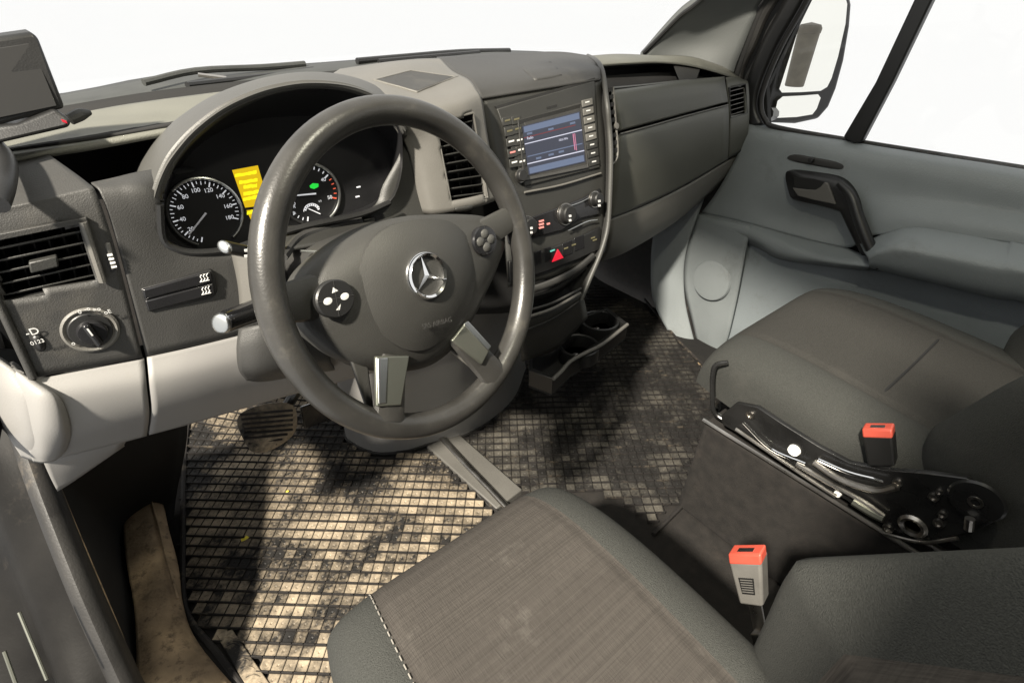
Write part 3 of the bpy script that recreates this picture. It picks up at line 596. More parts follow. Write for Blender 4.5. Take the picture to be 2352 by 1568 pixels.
lathe('side_vent_wheel', [(0, 0), (.006, 0), (.006, .004), (0, .005)], Q(1414, 290, .014), sn, podm, D, 12)
# --- passenger side: deck, tray, lid, glovebox, vent
pd = [[Y(1355, 128, 1.04), Y(1420, 124, 1.05), Y(1500, 127, 1.03), Y(1590, 131, .98), Y(1680, 160, .92)],
      [Y(1362, 134, .96), Y(1430, 131, .96), Y(1510, 132, .95), Y(1595, 138, .93), Y(1690, 170, .90)],
      [Y(1372, 146, .92), Y(1440, 142, .92), Y(1520, 140, .92), Y(1600, 148, .91), Y(1700, 178, .885)],
      [Y(1376, 154, .918), Y(1442, 149, .918), Y(1522, 146, .918), Y(1602, 156, .908), Y(1705, 186, .883)]]
grid('top_deck', pd, deckm, D, 6, 5, .006)
ptr = [[Y(1376, 152, .92), Y(1442, 147, .92), Y(1522, 144, .92), Y(1600, 153, .91), Y(1690, 180, .89)],
       [Y(1376, 160, 1.0), Y(1442, 157, 1.0), Y(1522, 154, 1.0), Y(1600, 162, .97), Y(1670, 180, .90)],
       [Y(1376, 215, .99), Y(1442, 210, .99), Y(1522, 203, .98), Y(1600, 195, .95), Y(1668, 190, .88)],
       [Y(1405, 203, .81), Y(1470, 197, .825), Y(1540, 190, .84), Y(1610, 184, .85), Y(1668, 182, .86)]]
grid('tray', ptr, blkm, D, 5, 1, .003, lin=True)
slab('tray_divider', Ys([(1545, 146, .93), (1608, 160, .91), (1600, 182, .86), (1560, 185, .87)]), (.004, .004, 0), dash, D, .001)
ul = [[Y(1403, 200, .835), Y(1470, 194, .85), Y(1562, 184, .865), Y(1664, 176, .88)],
      [Y(1406, 212, .80), Y(1470, 204, .81), Y(1562, 193, .826), Y(1665, 184, .845)],
      [Y(1410, 235, .79), Y(1470, 226, .798), Y(1562, 214, .814), Y(1667, 200, .832)],
      [Y(1416, 270, .787), Y(1480, 258, .795), Y(1570, 238, .812), Y(1670, 218, .83)],
      [Y(1420, 302, .786), Y(1490, 283, .795), Y(1575, 260, .812), Y(1672, 234, .83)]]
grid('upper_glovebox_lid', ul, glovem, D, 6, 6, .006)
gl = [[Y(1421, 310, .782), Y(1490, 292, .79), Y(1576, 268, .808), Y(1673, 242, .826)],
      [Y(1417, 330, .776), Y(1495, 310, .784), Y(1580, 288, .802), Y(1674, 262, .82)],
      [Y(1411, 400, .772), Y(1490, 378, .78), Y(1580, 345, .80), Y(1674, 310, .82)],
      [Y(1405, 460, .776), Y(1485, 430, .786), Y(1578, 390, .806), Y(1673, 345, .826)],
      [Y(1400, 502, .785), Y(1480, 470, .796), Y(1575, 424, .815), Y(1672, 366, .834)]]
grid('glovebox', gl, glovem, D, 6, 6, .006)
grid('dash_core', [[V((.86, .93, .88)), V((1.2, .95, .87)), V((1.58, .95, .85))], [V((.86, .84, .80)), V((1.2, .86, .80)), V((1.58, .90, .80))], [V((.86, .82, .66)), V((1.2, .84, .66)), V((1.58, .88, .66))], [V((.86, .90, .50)), V((1.2, .93, .52)), V((1.58, .96, .58))], [V((.86, 1.4, .45)), V((1.2, 1.4, .45)), V((1.58, 1.4, .5))]], blkm, D, 3, 3, .004)
tube('glovebox_lip', [Y(1424, 308, .779), Y(1492, 290, .788), Y(1577, 266, .806), Y(1672, 241, .824)], .0018, podm, D, 5, 8)
vp = [[Y(1667, 178, .88), Y(1690, 177, .87), Y(1717, 186, .855)], [Y(1670, 190, .846), Y(1692, 188, .845), Y(1719, 194, .84)], [Y(1674, 230, .83), Y(1696, 226, .83), Y(1721, 225, .828)], [Y(1677, 275, .822), Y(1698, 270, .822), Y(1721, 266, .822)], [Y(1676, 315, .82), Y(1698, 305, .82), Y(1719, 300, .82)], [Y(1674, 364, .832), Y(1695, 352, .83), Y(1715, 338, .83)]]
VP = [(1676, 203), (1709, 195), (1713, 258), (1679, 269)]
grid('side_vent_panel', vp, glovem, D, 8, 6, .005, [VP])
vent('air_vent', [Y(1675, 203, .835), Y(1711, 194, .835), Y(1715, 259, .824), Y(1678, 270, .824)], 6, (0.01, .04, -.004), D, 2, podm, False, (.003, dash))
lb = [[Y(1398, 505, .79), Y(1480, 474, .80), Y(1575, 428, .82), Y(1672, 370, .84), Y(1716, 344, .845)],
      [Y(1398, 540, .80), Y(1470, 515, .81), Y(1570, 465, .83), Y(1660, 400, .85), Y(1705, 370, .855)],
      [Y(1392, 575, .83), Y(1450, 560, .835), Y(1560, 500, .85), Y(1640, 430, .87), Y(1690, 390, .875)],
      [Y(1375, 603, .88), Y(1440, 578, .885), Y(1545, 515, .90), Y(1625, 450, .92), Y(1680, 410, .92)]]
grid('lower_bolster', lb, bolm, D, 6, 6, .006)
# --- lower centre console, a rounded light grey housing that stands on the floor
base = [floor_hit(792, 975), floor_hit(800, 1010), floor_hit(860, 1040), floor_hit(930, 1037), floor_hit(985, 1021), floor_hit(1060, 1003), floor_hit(1125, 968), floor_hit(1180, 915), floor_hit(1206, 850)]
base = [V((p.x, min(p.y, 1.15), 0)) for p in base]
cen = V((.52, 1.2, 0))
ll = [[p.lerp(cen, -.01)+V((0, 0, zf(p.y))) for p in base], [p+V((0, 0, .035)) for p in base], [p.lerp(cen, .04)+V((0, 0, .17)) for p in base], [p.lerp(cen, .10)+V((0, -.02, .30)) for p in base], [p.lerp(cen, .16)+V((0, -.09, .42)) for p in base], [p.lerp(cen, .2)+V((0, -.17, .52)) for p in base]]
grid('lower_console', ll, lgrey, D, 6, 5, .006)
tube('console_seal', [p.lerp(cen, -.012)+V((0, 0, zf(p.y)+.004)) for p in base], .005, rub, D, 5, 8)
# cup holder drawer
ch = thing('cup_holder', 'black pull out cup holder drawer below the radio console', 'cup holder', Z(1330, 790, .3))
zc = .33
tray_o = [(1215, 770), (1300, 738), (1395, 706), (1442, 742), (1380, 790), (1312, 828), (1270, 870), (1215, 850)]
slab('tray', [Z(x, y, zc)+V((0, 0, -.045)) for x, y in tray_o], (0, 0, -.006), blkm, ch, .002)
to3 = [Z(x, y, zc) for x, y in tray_o]; tc = sum(to3, V())/len(to3)
frame_between('tray_wall', to3, [p.lerp(tc, .07) for p in to3], (0, 0, -.045), blk, ch, .0015)
for px, py, r in ((1378, 735, .044), (1330, 792, .043)):
    c0 = Z(px, py, zc-.004)
    lathe('cup_ring', [(r, -.035), (r, 0), (r+.003, .002), (r+.007, 0), (r+.007, -.035)], c0, (0, 0, 1), blk, ch, 36)
    box('cup_clip', c0+V((-r*.8, -r*.5, -.004)), (.006, 0, 0), (0, .004, 0), (0, 0, .005), steel, ch, .001)
slab('front', [Z(x, y, zc+.004) for x, y in ((1270, 871), (1311, 830), (1380, 793), (1442, 746))]+[Z(x, y, zc-.045) for x, y in ((1442, 746), (1380, 793), (1311, 830), (1270, 871))], (.0, .006, 0), dash2, ch, .001)
tube('front_edge', [Z(x, y, zc+.006) for x, y in ((1271, 870), (1290, 852), (1311, 829), (1345, 810), (1385, 789), (1441, 745))], .0045, podm, ch, 4, 8)

# ================================================================ STEERING WHEEL AND COLUMN
WC = V((.2553, .4913, .7693)); e1 = V((.97465, .22371, 0)).normalized(); e3 = V((.21128, -.92049, .32872)).normalized(); e2 = e3.cross(e1)
def W(px, py, l=0.0): return PL(px, py, (WC+e3*l, e3))
sw = thing('steering_wheel', 'worn dark four spoke steering wheel with a silver star emblem', 'steering wheel', WC-e3*.05)
def wp_(a, R, l=0.0): a = math.radians(a); return WC+e1*(R*math.cos(a))+e2*(R*math.sin(a))+e3*l
tube('rim', [wp_(a, .179, 0) for a in range(0, 360, 10)], .0153, leath, sw, 3, 22, True, flat=1.06, upv=e3)
# hub: wings plus the swollen airbag cover
hub_o = [(985, 493), (920, 498), (850, 520), (780, 560), (720, 610), (692, 655), (692, 715), (705, 752), (745, 790), (790, 822), (850, 845), (930, 852), (990, 838), (1040, 800), (1085, 735), (1115, 675), (1140, 620), (1160, 560), (1150, 515), (1110, 497), (1050, 492)]
dome('hub', [W(x, y, -.012) for x, y in hub_o], e3, .022, hubm, sw, 4, 8, 5.0, .035)
dome('lower_hub', [W(x, y, -.03) for x, y in ((760, 770), (800, 830), (860, 852), (940, 852), (1000, 825), (1060, 770), (1000, 700), (850, 700))], e3, .012, dash2, sw, 4, 6, 4, .02)
bag = [(985, 502), (915, 512), (860, 545), (830, 600), (828, 660), (845, 720), (880, 770), (935, 803), (985, 800), (1035, 765), (1072, 710), (1092, 650), (1090, 590), (1070, 540), (1035, 510)]
dome('airbag_cover', [W(x, y, .007) for x, y in bag], e3, .016, hubm, sw, 4, 10, 2.6, .01)
text('airbag_text', 'SRS AIRBAG', W(1005, 742, .0225), W(1040, 735)-W(975, 752), e2, .0085, dash, sw, .0002, 0)
# spokes
def spoke(pa, pb, wa, wb, mat, l=-.004, nm='spoke'):
    a, b = W(*pa, l-.008), W(*pb, l+.002); d = (b-a).normalized(); s = d.cross(e3).normalized()
    vs = []
    n_ = 10
    for i in range(6):
        t = i/5; c = a.lerp(b, t); wd = wa+(wb-wa)*(t**1.3)
        for k in range(n_):
            q = 2*math.pi*k/n_; vs.append(c+s*(wd*math.copysign(abs(math.cos(q))**.6, math.cos(q)))+e3*(.008*math.copysign(abs(math.sin(q))**.8, math.sin(q))))
    fs = [(i*n_+k, i*n_+(k+1) % n_, (i+1)*n_+(k+1) % n_, (i+1)*n_+k) for i in range(5) for k in range(n_)]+[tuple(range(n_-1, -1, -1)), tuple(5*n_+k for k in range(n_))]
    return mk(nm, vs, fs, mat, sw)
s1 = spoke((903, 815), (892, 965), .0165, .020, leath, .006); s2 = spoke((1045, 760), (1140, 868), .0175, .021, leath, .006)
def inlay(nm, q, la, lb, m, par, dep=.006, bv=.002): slab(nm, [W(*q[0], la), W(*q[1], la), W(*q[2], lb), W(*q[3], lb)], -e3*dep, m, par, bv, 3)
inlay('silver_inlay', ((864, 818), (942, 816), (923, 932), (866, 934)), .0068, .0166, satin, s1); inlay('inlay_edge', ((868, 822), (892, 821), (887, 926), (870, 928)), .0078, .0172, silv, s1, .004, .001)
inlay('silver_inlay', ((1038, 782), (1074, 736), (1130, 796), (1108, 838)), .0068, .0166, satin, s2); inlay('inlay_edge', ((1066, 744), (1076, 737), (1129, 795), (1121, 805)), .0078, .0172, silv, s2, .004, .001)
slab('spoke_strut', [W(x, y, -.012) for x, y in ((806, 826), (846, 836), (860, 936), (844, 938))], -e3*.006, hubm, sw, .002)
slab('spoke_strut', [W(x, y, -.012) for x, y in ((1028, 800), (1042, 790), (1112, 850), (1100, 858))], -e3*.006, podm, sw, .002)
spoke((1100, 545), (1190, 490), .020, .016, hubm, 0); spoke((740, 680), (640, 700), .024, .018, hubm, -.004)
# star emblem
ec = W(980, 633, .0225); er = (W(1025, 633, .0225)-W(935, 633, .0225)).length/2*.97
em_ = lathe('emblem', [(er*.82, -.002), (er*.83, .0035), (er*.92, .0055), (er, .003), (er*1.02, -.002)], ec, e3, chrome, sw, 48)
tip0 = W(965, 588, .0225)-ec; a0 = math.atan2(tip0.dot(e2), tip0.dot(e1))
vs, fs = [], []
for k in range(3):
    a = a0-k*2*math.pi/3; d = e1*math.cos(a)+e2*math.sin(a); s = d.cross(e3); i = len(vs)
    vs += [ec+e3*.005, ec+d*er*.17*.5+s*er*.10+e3*.001, ec+d*er*.86+e3*.0015, ec+d*er*.17*.5-s*er*.10+e3*.001]
    vs += [ec+(e1*math.cos(a+math.pi/3)+e2*math.sin(a+math.pi/3))*er*.13+e3*.0008, ec+(e1*math.cos(a-math.pi/3)+e2*math.sin(a-math.pi/3))*er*.13+e3*.0008]
    fs += [(i, i+4, i+2), (i, i+2, i+5)]
mk('star', vs, fs, chrome, em_, False)
lathe('emblem_base', [(er*.85, 0.0), (0, .0004)], ec-e3*.002, e3, hubm, em_, 32)
# thumb buttons
for (px, py, rx, ry, sty) in ((769, 686, 44, 44, 0), (1112, 553, 27, 34, 1)):
    c0 = W(px, py, .0095); ru = (W(px+rx, py, .0095)-c0).length; rv = (W(px, py-ry, .0095)-c0).length
    bp_ = lathe('button_pad', [(1, -.004), (1, .0012), (.93, .003), (0, .0032)], c0, e3, blk if sty == 0 else piano, sw, 40, ex=e1, sx=ru, sy=rv)
    for k, (dx, dy) in enumerate(((0, -.55), (.55, 0), (0, .55), (-.55, 0))):
        dx, dy = (dx*.8-dy*.12, dy*.8+dx*.12)
        q = c0+e1*(dx*ru)-e2*(dy*rv)+e3*.0034
        if sty == 0:
            if k % 2 == 0: slab('arrow', [q+e1*.0035*a_+e2*.0035*b_ for a_, b_ in ((-1, -.5), (0, .9 if k == 0 else -.9), (1, -.5 if k == 0 else .5), (.2, .2), (-.6, .3))][:3], -e3*.0005, white, bp_, 0)
            else: dome('button_symbol', [q+e1*.0048*math.cos(t)+e2*.0035*math.sin(t) for t in [i*math.pi/4 for i in range(8)]], e3, .0003, white, bp_, 2, 2)
        else:
            dome('button', [q+e1*.007*math.cos(t)+e2*.0062*math.sin(t) for t in [i*math.pi/4 for i in range(8)]], e3, .002, hoodm, bp_, 2, 4)
    tube('button_gap', [c0+(e1*.9*ru-e2*.2*rv)+e3*.003, c0+(e1*-.9*ru+e2*.2*rv)+e3*.003], .0005, blkm, bp_, 1, 5)
    tube('button_gap', [c0+(e1*.2*ru+e2*.9*rv)+e3*.003, c0-(e1*.2*ru+e2*.9*rv)+e3*.003], .0005, blkm, bp_, 1, 5)
# column with stalks
sc_ = thing('steering_column', 'dark steering column shroud with control stalks behind the wheel', 'steering column', WC-e3*.2)
back = V((.23, .73, .70))
def ring(c, ax, wx, hu, hd, n_=20):
    out = []
    for k in range(n_):
        q = 2*math.pi*k/n_; cx = math.copysign(abs(math.cos(q))**.55, math.cos(q)); sy = math.copysign(abs(math.sin(q))**.55, math.sin(q))
        out.append(c+V((1, 0, 0))*wx*cx+V((0, .2, .98))*(hu if sy > 0 else hd)*sy)
    return out
rs = [ring(WC-e3*.055, e3, .055, .045, .05), ring(WC-e3*.10, e3, .065, .05, .065), ring(back+V((0, -.06, .01)), e3, .075, .055, .085), ring(back, e3, .08, .06, .10)]
vs = [p for r in rs for p in r]; m_ = len(rs[0])
fs = [(i*m_+k, i*m_+(k+1) % m_, (i+1)*m_+(k+1) % m_, (i+1)*m_+k) for i in range(3) for k in range(m_)]+[tuple(range(m_-1, -1, -1))]
mk('shroud', vs, fs, dash, sc_)
low = [Ys([(548, 755, .672), (600, 745, .655), (680, 735, .65), (760, 730, .66)]), Ys([(543, 800, .664), (600, 795, .648), (680, 790, .645), (760, 785, .655)]), Ys([(548, 848, .665), (600, 850, .652), (680, 840, .65), (760, 830, .66)]), Ys([(566, 874, .68), (610, 876, .68), (690, 862, .68), (770, 850, .69)])]
grid('lower_shroud', low, dash, sc_, 5, 5, .006)
col_side = [Ys([(530, 578, .69), (590, 570, .66), (650, 560, .65)]), Ys([(545, 650, .685), (595, 640, .655), (650, 630, .65)]), Ys([(552, 720, .68), (600, 710, .652), (650, 700, .65)])]
grid('shroud_side', col_side, podm, sc_, 5, 5, .006)
def stalk(tip, root, r0_, r1_, mat, nm='stalk', flat=.75):
    a, b = V(tip), V(root); d = (b-a).normalized()
    st = tube(nm, [a, a+d*.008, a.lerp(b, .5), b], [r0_, r0_*1.05, (r0_+r1_)/2, r1_], mat, sc_, 4, 14, flat=flat)
    return st, a, d
st, a, d = stalk(Y(515, 567, .60), Y(625, 590, .66), .0085, .009, blk)
tube('tip', [a-d*.003, a-d*.001, a+d*.006], [.004, .0082, .0088], silv, st, 3, 14, flat=.75)
for k in range(2): slab('legend', [p-V((0, .010, 0)) for p in Ys([(556, 567+k*13, .60), (570, 566+k*13, .60), (571, 571+k*13, .60), (557, 572+k*13, .60)])], (0, .002, 0), white, st, 0)
st, a, d = stalk(Y(510, 742, .585), Y(625, 700, .645), .0125, .016, piano, flat=.95)
tube('tip', [a-d*.005, a-d*.003, a+d*.006], [.006, .0115, .0128], silv, st, 3, 16, flat=.95)
tube('key_blade', [Y(690, 577, .63), Y(735, 578, .63)], .002, silv, sc_, 2, 6)
grid('shroud_top', [Ys([(640, 575, .66), (760, 555, .66), (850, 545, .66)]), Ys([(650, 545, .70), (740, 530, .70), (860, 512, .70)]), Ys([(640, 520, .735), (730, 512, .735), (860, 490, .735)])], dash2, sc_, 5, 4, .004)
tube('top_ridge', Ys([(650, 590, .645), (690, 545, .69), (760, 522, .71), (830, 508, .715)]), .006, dash, sc_, 5, 8)

# ================================================================ TABLET ON THE DECK
tbt = thing('navigation_monitor', 'black portable monitor with red standby lamp standing on the dash', 'monitor', Z(70, 330, .9))
tb_y = .80
slab('housing', Ys([(-140, 105, tb_y), (70, 75, tb_y), (84, 80, tb_y), (92, 95, tb_y), (152, 250, tb_y-.01), (-100, 315, tb_y-.01)]), (-.004, .02, .003), blk, tbt, .004, 3)
slab('screen', Ys([(-120, 128, tb_y-.002), (66, 100, tb_y-.002), (78, 112, tb_y-.002), (132, 244, tb_y-.012), (-90, 290, tb_y-.012)]), (0, .002, 0), blkm, tbt, .0008)
bs = slab('base', Ys([(-100, 300, tb_y-.02), (40, 285, tb_y-.02), (128, 250, tb_y-.02), (165, 277, tb_y-.024), (160, 293, tb_y-.026), (0, 330, tb_y-.03), (-100, 350, tb_y-.03)]), (-.003, .03, 0), blk, tbt, .005, 3)
slab('standby_lamp', Ys([(140, 274, tb_y-.0275), (152, 278, tb_y-.0275), (155, 284, tb_y-.0275), (143, 280, tb_y-.0275)]), (0, .002, 0), redl, bs, 0)
tube('hinge_peg', Ys([(160, 275, .81), (185, 263, .815), (207, 258, .82)]), [.006, .0065, .003], dash2, tbt, 4, 10)
tube('mount', Ys([(-20, 330, .80), (10, 370, .75), (8, 420, .69), (-8, 470, .66)]), .010, blk, tbt, 5, 12)

# ================================================================ PEDALS
pdl = thing('brake_pedal', 'dusty ribbed rubber brake pedal below the knee panel', 'pedal', Y(610, 1000, .97))
po = [(545, 965), (570, 940), (625, 925), (672, 930), (683, 965), (672, 1000), (630, 1030), (585, 1040), (560, 1010)]
pts = [Y(x, y, .97+(y-980)*-.0003) for x, y in po]
dome('pad', pts, (0, -1, .6), .006, tileD, pdl, 3, 4, 6, .012)
for k in range(8):
    y0 = 948+k*11; x0, x1 = (560-max(0, 40-k*12)*.2+max(0, k-5)*10, 672-max(0, k-4)*12)
    tube('rib', [Y(x0, y0+4, .958), Y(x1, y0-6, .958)], .0028, ribm, pdl, 2, 6)
tube('arm', [Y(640, 960, 1.0), Y(680, 900, 1.02), Y(720, 830, 1.0)], .012, bmet, pdl, 4, 10)
acc = thing('accelerator_pedal', 'black accelerator pedal to the right of the brake pedal', 'pedal', Y(715, 960, 1.05))
slab('pad', [Y(x, y, 1.06) for x, y in ((690, 935), (735, 920), (760, 965), (700, 985))], (0, .012, -.006), piano, acc, .003)
tube('arm', [Y(715, 945, 1.07), Y(725, 890, 1.1), Y(740, 850, 1.1)], .008, bmet, acc, 3, 8)

# ================================================================ FLOOR MATS
def rubber_mat(label, poly, mat, origin, rot, pu, pv, nmax, hr, rib_w=.0030):
    t = thing('floor_mat', label, 'floor mat', origin, 'ribbed rubber floor mats')
    a = YAW+math.radians(rot); rd = V((math.cos(a), -math.sin(a), 0)); cdv = V((math.sin(a), math.cos(a), 0))
    cells = []
    for i in range(-60, 61):
        for j in range(-60, 61):
            p = origin+rd*(i*pu)+cdv*(j*pv); p = V((p.x, p.y, zf(p.y)+.004))
            if not (-.2 < p.x < 1.5 and .3 < p.y < 1.49): continue
            q = p-CAM
            if q.dot(FW) < .2: continue
            px, py = proj(p)
            if inpoly(px, py, poly): cells.append((p, q.length, px, py))
    cells.sort(key=lambda c: c[1])
    hu, hv = pu*.5, pv*.5
    # tile: shallow tray floor with bevelled sides and a nub in the middle
    def tile_geo(M, vs, fs):
        b_ = len(vs); s = .47
        loc = [(-s*pu, -s*pv, 0), (s*pu, -s*pv, 0), (s*pu, s*pv, 0), (-s*pu, s*pv, 0), (-s*.86*pu, -s*.86*pv, .0012), (s*.86*pu, -s*.86*pv, .0012), (s*.86*pu, s*.86*pv, .0012), (-s*.86*pu, s*.86*pv, .0012),
               (-.1*pu, -.1*pv, .0012), (.1*pu, -.1*pv, .0012), (.1*pu, .1*pv, .0012), (-.1*pu, .1*pv, .0012), (0, 0, -.0008)]
        vs += [M @ V(l) for l in loc]
        fs += [tuple(b_+k for k in f) for f in ((0, 1, 5, 4), (1, 2, 6, 5), (2, 3, 7, 6), (3, 0, 4, 7), (4, 5, 9, 8), (5, 6, 10, 9), (6, 7, 11, 10), (7, 4, 8, 11), (8, 9, 12), (9, 10, 12), (10, 11, 12), (11, 8, 12))]
    def mtx(p):
        sl = math.atan(zsl(p.y)); M = Matrix.Rotation(sl, 4, 'X') @ Matrix((rd, cdv, V((0, 0, 1)))).transposed().to_4x4(); M.translation = p; return M
    vs, fs = [], []; tile_geo(Matrix.Identity(4), vs, fs)
    tm = bpy.data.meshes.new('tile'); tm.from_pydata(vs, [], fs); tm.materials.append(mat)
    for c in cells[:nmax]:
        o = bpy.data.objects.new('tile', tm); C.objects.link(o); o.parent = t
        M = mtx(c[0]); M.translation = c[0]-origin+V((0, 0, random.uniform(-.0003, .0003))); o.matrix_local = M
    vs, fs = [], []
    for c in cells[nmax:]: tile_geo(mtx(c[0]), vs, fs)
    if vs: put(mk('tile_field', vs, fs, mat, t, False), 'stuff')
    vs, fs = [], []; bv, bf = [], []
    for c in cells:
        M = mtx(c[0])
        for (x0, x1, y0, y1) in ((-hu-.001, hu+.001, -hv-rib_w*.5, -hv+rib_w*.5), (-hu-.001, hu+.001, hv-rib_w*.5, hv+rib_w*.5), (-hu-rib_w*.1, -hu+rib_w*.1, -hv, hv), (hu-rib_w*.1, hu+rib_w*.1, -hv, hv)):
            b_ = len(vs); h = hr if (x1-x0) > (y1-y0) else hr*.35
            vs += [M @ V(l) for l in ((x0, y0, -.001), (x1, y0, -.001), (x1, y1, -.001), (x0, y1, -.001), (x0, y0+.0004, h), (x1, y0+.0004, h), (x1, y1-.0004, h), (x0, y1-.0004, h))]
            fs += [tuple(b_+k for k in f) for f in ((4, 5, 6, 7), (0, 1, 5, 4), (1, 2, 6, 5), (2, 3, 7, 6), (3, 0, 4, 7))]
        b_ = len(bv); bv += [M @ V(l) for l in ((-hu, -hv, -.0015), (hu, -hv, -.0015), (hu, hv, -.0015), (-hu, hv, -.0015))]; bf.append((b_, b_+1, b_+2, b_+3))
    put(mk('rib_grid', vs, fs, ribm, t, False), 'stuff'); mk('base', bv, bf, ribm, t, False)
    return t
dpoly = [(434, 930), (426, 1120), (427, 1370), (470, 1450), (500, 1470), (540, 1450), (640, 1600), (900, 1600), (1150, 1190), (1112, 1148), (1003, 1040), (930, 1046), (860, 1048), (797, 1015), (785, 970), (800, 860), (600, 860)]
dm = rubber_mat('dusty beige ribbed rubber mat under the steering wheel', dpoly, tileD, floor_hit(680, 1300), 2.0, .0228, .0252, 300, .0055)
tube('edge', [floor_hit(x, y)+V((0, 0, .006)) for x, y in ((438, 940), (428, 1030), (424, 1120), (423, 1250), (424, 1370), (442, 1430), (500, 1500), (575, 1600))], .006, ribm, dm, 4, 8)
tube('edge', [floor_hit(x, y)+V((0, 0, .006)) for x, y in ((1006, 1040), (1060, 1095), (1114, 1150), (1170, 1205))], .004, ribm, dm, 3, 8)
pt_ = [floor_hit(x, y)+V((0, 0, .009)) for x, y in ((500, 1462), (536, 1449), (630, 1585), (580, 1600))]
pl_ = slab('name_plate', pt_, (0, 0, -.006), tileD, dm, .0015)
for k in range(7):
    s = (k+.7)/7.6; a_ = pt_[0].lerp(pt_[3], s).lerp(pt_[1].lerp(pt_[2], s), .2); b_ = pt_[0].lerp(pt_[3], s+.05).lerp(pt_[1].lerp(pt_[2], s+.05), .8)
    tube('relief', [a_, a_.lerp(b_, .5)+V((.002, .004, .001)), b_], .0012, tileD, pl_, 2, 6)
ppoly = [(1150, 1120), (1055, 1012), (1110, 985), (1190, 900), (1220, 830), (1300, 740), (1380, 640), (1435, 590), (1478, 690), (1560, 790), (1640, 872), (1650, 960), (1600, 1010), (1575, 1130), (1500, 1190), (1380, 1130)]
pmn = rubber_mat('black ribbed rubber mat in the passenger footwell', ppoly, tileP, floor_hit(1450, 980), -2.0, .0228, .0242, 300, .0055)
tube('edge', [floor_hit(x, y)+V((0, 0, .006)) for x, y in ((1480, 690), (1560, 788), (1642, 872), (1652, 950))], .005, ribm, pmn, 4, 8)
tube('edge', [floor_hit(x, y)+V((0, 0, .006)) for x, y in ((1690, 1040), (1600, 1130), (1540, 1190), (1500, 1230))], .005, ribm, pmn, 4, 8)
# leaf litter on the driver's mat
yel = pm('yellow_leaf', (.75, .62, .05), .7, .2, 60)
for nm, px, py, s, lb in (('leaf_scrap', 566, 1244, .011, 'yellow crumpled leaf scrap lying on the dusty mat'), ('leaf_scrap', 663, 1134, .005, 'tiny yellow leaf fleck on the dark part of the mat')):
    p = floor_hit(px, py)+V((0, 0, .011)); k_ = 7
    o = mk(nm, [p+V((s*random.uniform(.5, 1)*math.cos(i*6.28/k_), s*random.uniform(.5, 1)*math.sin(i*6.28/k_), random.uniform(-.002, .004))) for i in range(k_)]+[p+V((0, 0, .003))], [(i, (i+1) % k_, k_) for i in range(k_)], yel, None, False)
    o['label'] = lb; o['category'] = 'leaf'
# threshold strip between the mats
ts = thing('floor_strip', 'grey floor trim strip with raised metal rib between the mats', 'trim strip', floor_hit(1060, 1075))
sl_ = [floor_hit(x, y) for x, y in ((980, 1030), (1052, 1000), (1200, 1130), (1140, 1175))]
slab('flange', [p+V((0, 0, .012)) for p in sl_], (0, 0, -.02), podm, ts, .004, 3)
tube('rib', [floor_hit(x, y)+V((0, 0, .014)) for x, y in ((1015, 1012), (1070, 1072), (1125, 1130), (1180, 1190))], .009, steel, ts, 3, 12, flat=.7, upv=(0, 0, 1))

# ================================================================ LEFT SILL
sillm = pm('sill_paint', (.009, .0085, .008), .55, .4, 9, .1, 200, spec=.12, dirt=(.035, .03, .025), dirtamt=.12)
sd = thing('door_sill', 'dusty tan sill trim and black rubber seal at the driver door opening', 'door sill', Z(330, 1400, 0))
tanr = [[Z(x, y, z) for x, y, z in r] for r in (((333, 1086, .035), (335, 1085, .035), (337, 1087, .035), (339, 1090, .03)), ((302, 1135, .05), (325, 1132, .052), (350, 1135, .05), (372, 1150, .03)), ((284, 1200, .055), (315, 1200, .058), (355, 1205, .056), (388, 1215, .03)),
        ((290, 1290, .055), (325, 1290, .058), (365, 1295, .056), (410, 1300, .03)), ((306, 1380, .055), (340, 1385, .058), (385, 1390, .054), (421, 1390, .028)), ((312, 1460, .055), (350, 1465, .06), (400, 1470, .05), (455, 1475, .022)), ((314, 1580, .055), (380, 1580, .065), (460, 1590, .05), (560, 1600, .02)))]
grid('sill_trim', tanr, tan, sd, 5, 5, .008)
tube('trim_bead', [Z(x, y, .057) for x, y in ((345, 1140), (362, 1200), (385, 1290), (408, 1375))], .0025, tan, sd, 4, 8)
kick = [[X(0, 760, -.2), Y(150, 900, .95), Y(420, 860, 1.1)], [X(90, 1050, -.235), Y(210, 1090, .98), Y(430, 1000, 1.14)], [X(170, 1250, -.235), Z(290, 1230, .02), Z(400, 1180, .0)], [X(260, 1480, -.235), Z(312, 1460, .02), Z(410, 1400, .0)], [X(310, 1600, -.235), Z(330, 1600, .02), Z(480, 1600, .0)]]
grid('kick_panel', kick, blkm, sd, 6, 6, .004)
tube('seal', Xs([(-30, 745, -.225), (20, 890, -.232), (62, 1010, -.235), (120, 1170, -.235), (190, 1345, -.235), (250, 1480, -.235), (310, 1610, -.235)]), [.014, .016, .018, .018, .018, .018, .018], rub, sd, 6, 14, flat=1.5, upv=(0, 1, 0))
tube('seal_edge', Xs([(70, 960, -.222), (118, 1080, -.222), (170, 1210, -.222), (240, 1375, -.222), (300, 1520, -.222), (330, 1600, -.222)]), .004, tan, sd, 5, 8)
grid('outer_sill', [Xs([(-40, 745, -.236), (55, 1010, -.238), (180, 1345, -.238), (305, 1620, -.238)]), Xs([(-120, 900, -.30), (-30, 1100, -.30), (60, 1330, -.30), (160, 1620, -.30)]), Xs([(-200, 1000, -.40), (-110, 1250, -.40), (-60, 1450, -.40), (30, 1680, -.40)]), [V((-.9, 1.6, .0)), V((-.9, 1.2, -.05)), V((-.9, .7, -.05)), V((-.9, .3, -.05))]], sillm, sd, 6, 5, .006)
